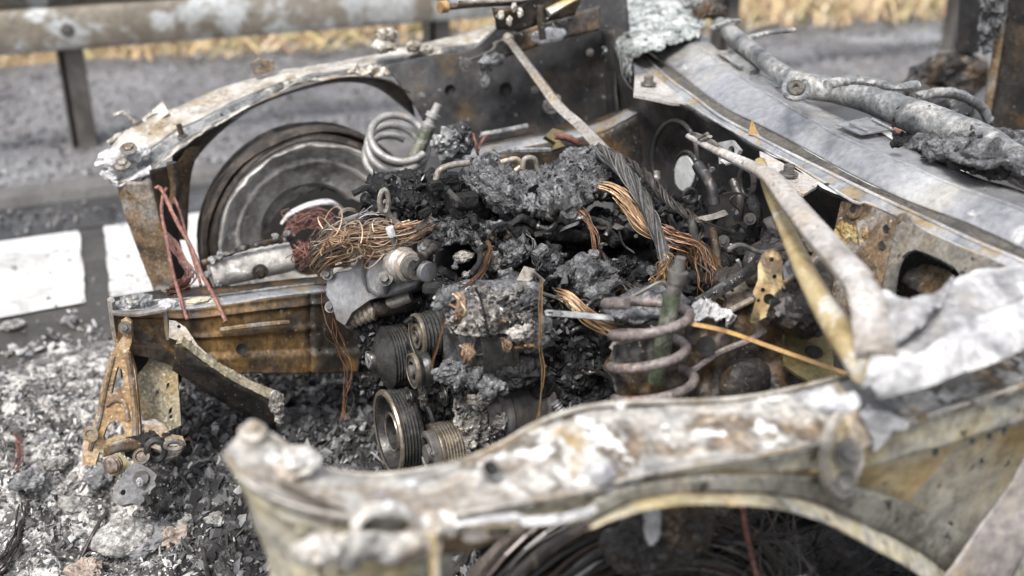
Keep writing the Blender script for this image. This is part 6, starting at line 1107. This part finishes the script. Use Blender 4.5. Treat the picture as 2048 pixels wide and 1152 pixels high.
loose(bundle('ground_wire_bunch', [px(u, v, z=.05) for u, v in ((35,870),(40,910),(30,940))], 6, .008, .002, 'copper_red', None, n=16, wild=.5), 'short reddish wires in the ash near the left edge', 'wires')
loose(bundle('arch_wires', LN([(1380,1010),(1430,1060),(1500,1110),(1560,1170)], y=1.15), 60, [.04,.09,.12,.16], .0012, 'dark_wire', None, n=20, wild=1.0, fray=1), 'brown wires fanning out inside the near wheel arch', 'wires')
loose(tube('arch_red_cable', LN([(1485,1015),(1492,1060),(1505,1120),(1520,1180)], y=1.08), .004, 'copper_red', None, seg=8, n=24, jag=.2), 'red cable hanging inside the near wheel arch', 'cable')
lump('arch_pale_knob', px(1305,1045,y=1.05), (.012,.012,.035), 'white_ash', CAR, amp=.3, sub=3)
lump('arch_brown_mass', px(1320,1070,y=1.12), (.09,.04,.05), 'rust_dark', CAR, amp=.4, sub=5, seed=4)
lump('arch_dark_mass', px(1680,1130,y=1.25), (.16,.08,.08), 'char', CAR, amp=.4, sub=5, seed=5)
lump('arch_dark_mass', px(1450,1040,y=1.4), (.30,.08,.16), 'char', CAR, amp=.3, sub=5, seed=6)
ribbon('wheel_arch_liner', [LN([(960,1060),(1150,1030),(1400,1000),(1650,1020),(1950,1150)], y=1.28), LN([(960,1300),(1150,1300),(1400,1300),(1650,1300),(1950,1300)], y=1.45)], 'char', CAR, n=90, k=30, thick=.004, disp=.03, ds=10, crust=True)

bm = bmesh.new(); rg = random.Random(77); Q = smooth(LN([(1395,602,Y,1.56),(1440,576,Y,1.56),(1490,544,Y,1.54),(1520,516,Y,1.52)]), 60)
for i in range(70):
    p = Q[rg.randrange(60)]+V((rg.uniform(-.004,.004), -.004, rg.uniform(-.006,.006))); r_ = bmesh.ops.create_icosphere(bm, subdivisions=1, radius=rg.uniform(.0012,.0028))
    for v in r_['verts']: v.co += p
for (u, v, y_) in [(rg.uniform(985,1110), rg.uniform(10,75), 2.56) for i in range(16)]+[(rg.uniform(1100,1225), rg.uniform(619,632), 1.57) for i in range(24)]:
    r_ = bmesh.ops.create_icosphere(bm, subdivisions=2, radius=rg.uniform(.002,.005) if y_ > 2 else .0016)
    for q in r_['verts']: q.co += px(u, v, y=y_)
o = finish('water_drops', tomesh('water_drops', bm), 'water', kind='stuff')

rg = random.Random(55); crumbs = []; pale = []
for o in list(CAR.children):
    n_ = o.name.split('.')[0]
    if n_ in ('charred_cover','charred_face','charred_manifold','charred_housing','charred_lump','bay_wall','engine_block','housing_char_skin','alternator_shell','molten_shroud','burnt_mass'):
        vs_ = o.data.vertices; k_ = {'charred_lump':120,'bay_wall':1500,'engine_block':500,'alternator_shell':500,'molten_shroud':400,'burnt_mass':120}.get(n_, 900)
        for i in range(k_):
            v = vs_[rg.randrange(len(vs_))]
            if v.normal.dot(V((-.4,-.8,.6))) < .1 and n_ in ('charred_lump','engine_block','burnt_mass'): continue
            (pale if n_ in ('alternator_shell','molten_shroud') and rg.random() < .5 else crumbs).append(v.co.copy()+V((0,-.001,.001)))
c1_ = shards('charred_crumbs', crumbs, 'crumb', .0015, .0105, seed=41, flatness=.35); attach(c1_, CAR)
c2_ = shards('ash_crumbs', pale, 'flakes', .001, .006, seed=42, flatness=.35); attach(c2_, CAR)
def clut(u, v, y, kind, s, k):
    p = px(u, v, y=y); d = V((rg.uniform(-1,1), rg.uniform(-.6,.2), rg.uniform(-.3,.8))).normalized(); m_ = rg.choice(('char','char','char_pale','rust_dark','pulley'))
    if kind == 0: tube('charred_hose', [p, p+d*s+V((0,0,s*.3)), p+d*s*2+V((rg.uniform(-s,s),0,-s*.3)), p+d*s*2.6+V((0,0,-s))], s*.22, m_, CAR, seg=8, jag=.25)
    elif kind == 1: box('charred_connector', p, (s, s*.7, s*.5), m_, CAR, rot=d.to_track_quat('X','Z').to_matrix(), bev=s*.08)
    elif kind == 2: tube('bent_bracket', [p-d*s, p, p+V((d.y,-d.x,d.z))*s], s*.35, m_ if m_ != 'char' else 'steel', CAR, seg=4, n=16, flat=.25, sharp=50)
    elif kind == 3: lathe('charred_fitting', [(0,s*.3),(s*.2,s*.34),(s*.3,s*.22),(s*.7,s*.2),(s*.8,s*.28),(s,s*.26)], p, d, m_, CAR, seg=14)
    else:
        bolt(p, V((rg.uniform(-.8,.3),-.5,rg.uniform(-.1,.9))), s*.2, CAR, m=rg.choice(('char','rust_dark','soot_panel')), washer=rg.random() < .4)
for i in range(110):
    u = rg.uniform(850,1400); v = rg.uniform(380,600)
    if 940 < u < 1200 and v < 430: continue
    if 870 < u < 1060 and v > 560: continue
    y = 1.90-(v-400)/200*.16+rg.uniform(-.01,.05)
    if u > 1330: y += .05
    clut(u, v, y, rg.randrange(5), rg.uniform(.014,.036), i)
for i in range(34): clut(rg.uniform(1085,1215), rg.uniform(600,800), 1.66+rg.uniform(-.02,.02), rg.randrange(5), rg.uniform(.010,.024), i)
for i in range(30): clut(rg.uniform(745,980), rg.uniform(345,440), 2.03+rg.uniform(-.02,.02), rg.randrange(5), rg.uniform(.012,.03), i)
for i in range(30): clut(rg.uniform(1240,1520), rg.uniform(330,560), 1.98+rg.uniform(-.05,.05), rg.randrange(5), rg.uniform(.016,.04), i)
for i in range(16): clut(rg.uniform(820,900), rg.uniform(600,860), 1.84+rg.uniform(-.02,.02), rg.randrange(5), rg.uniform(.010,.024), i)
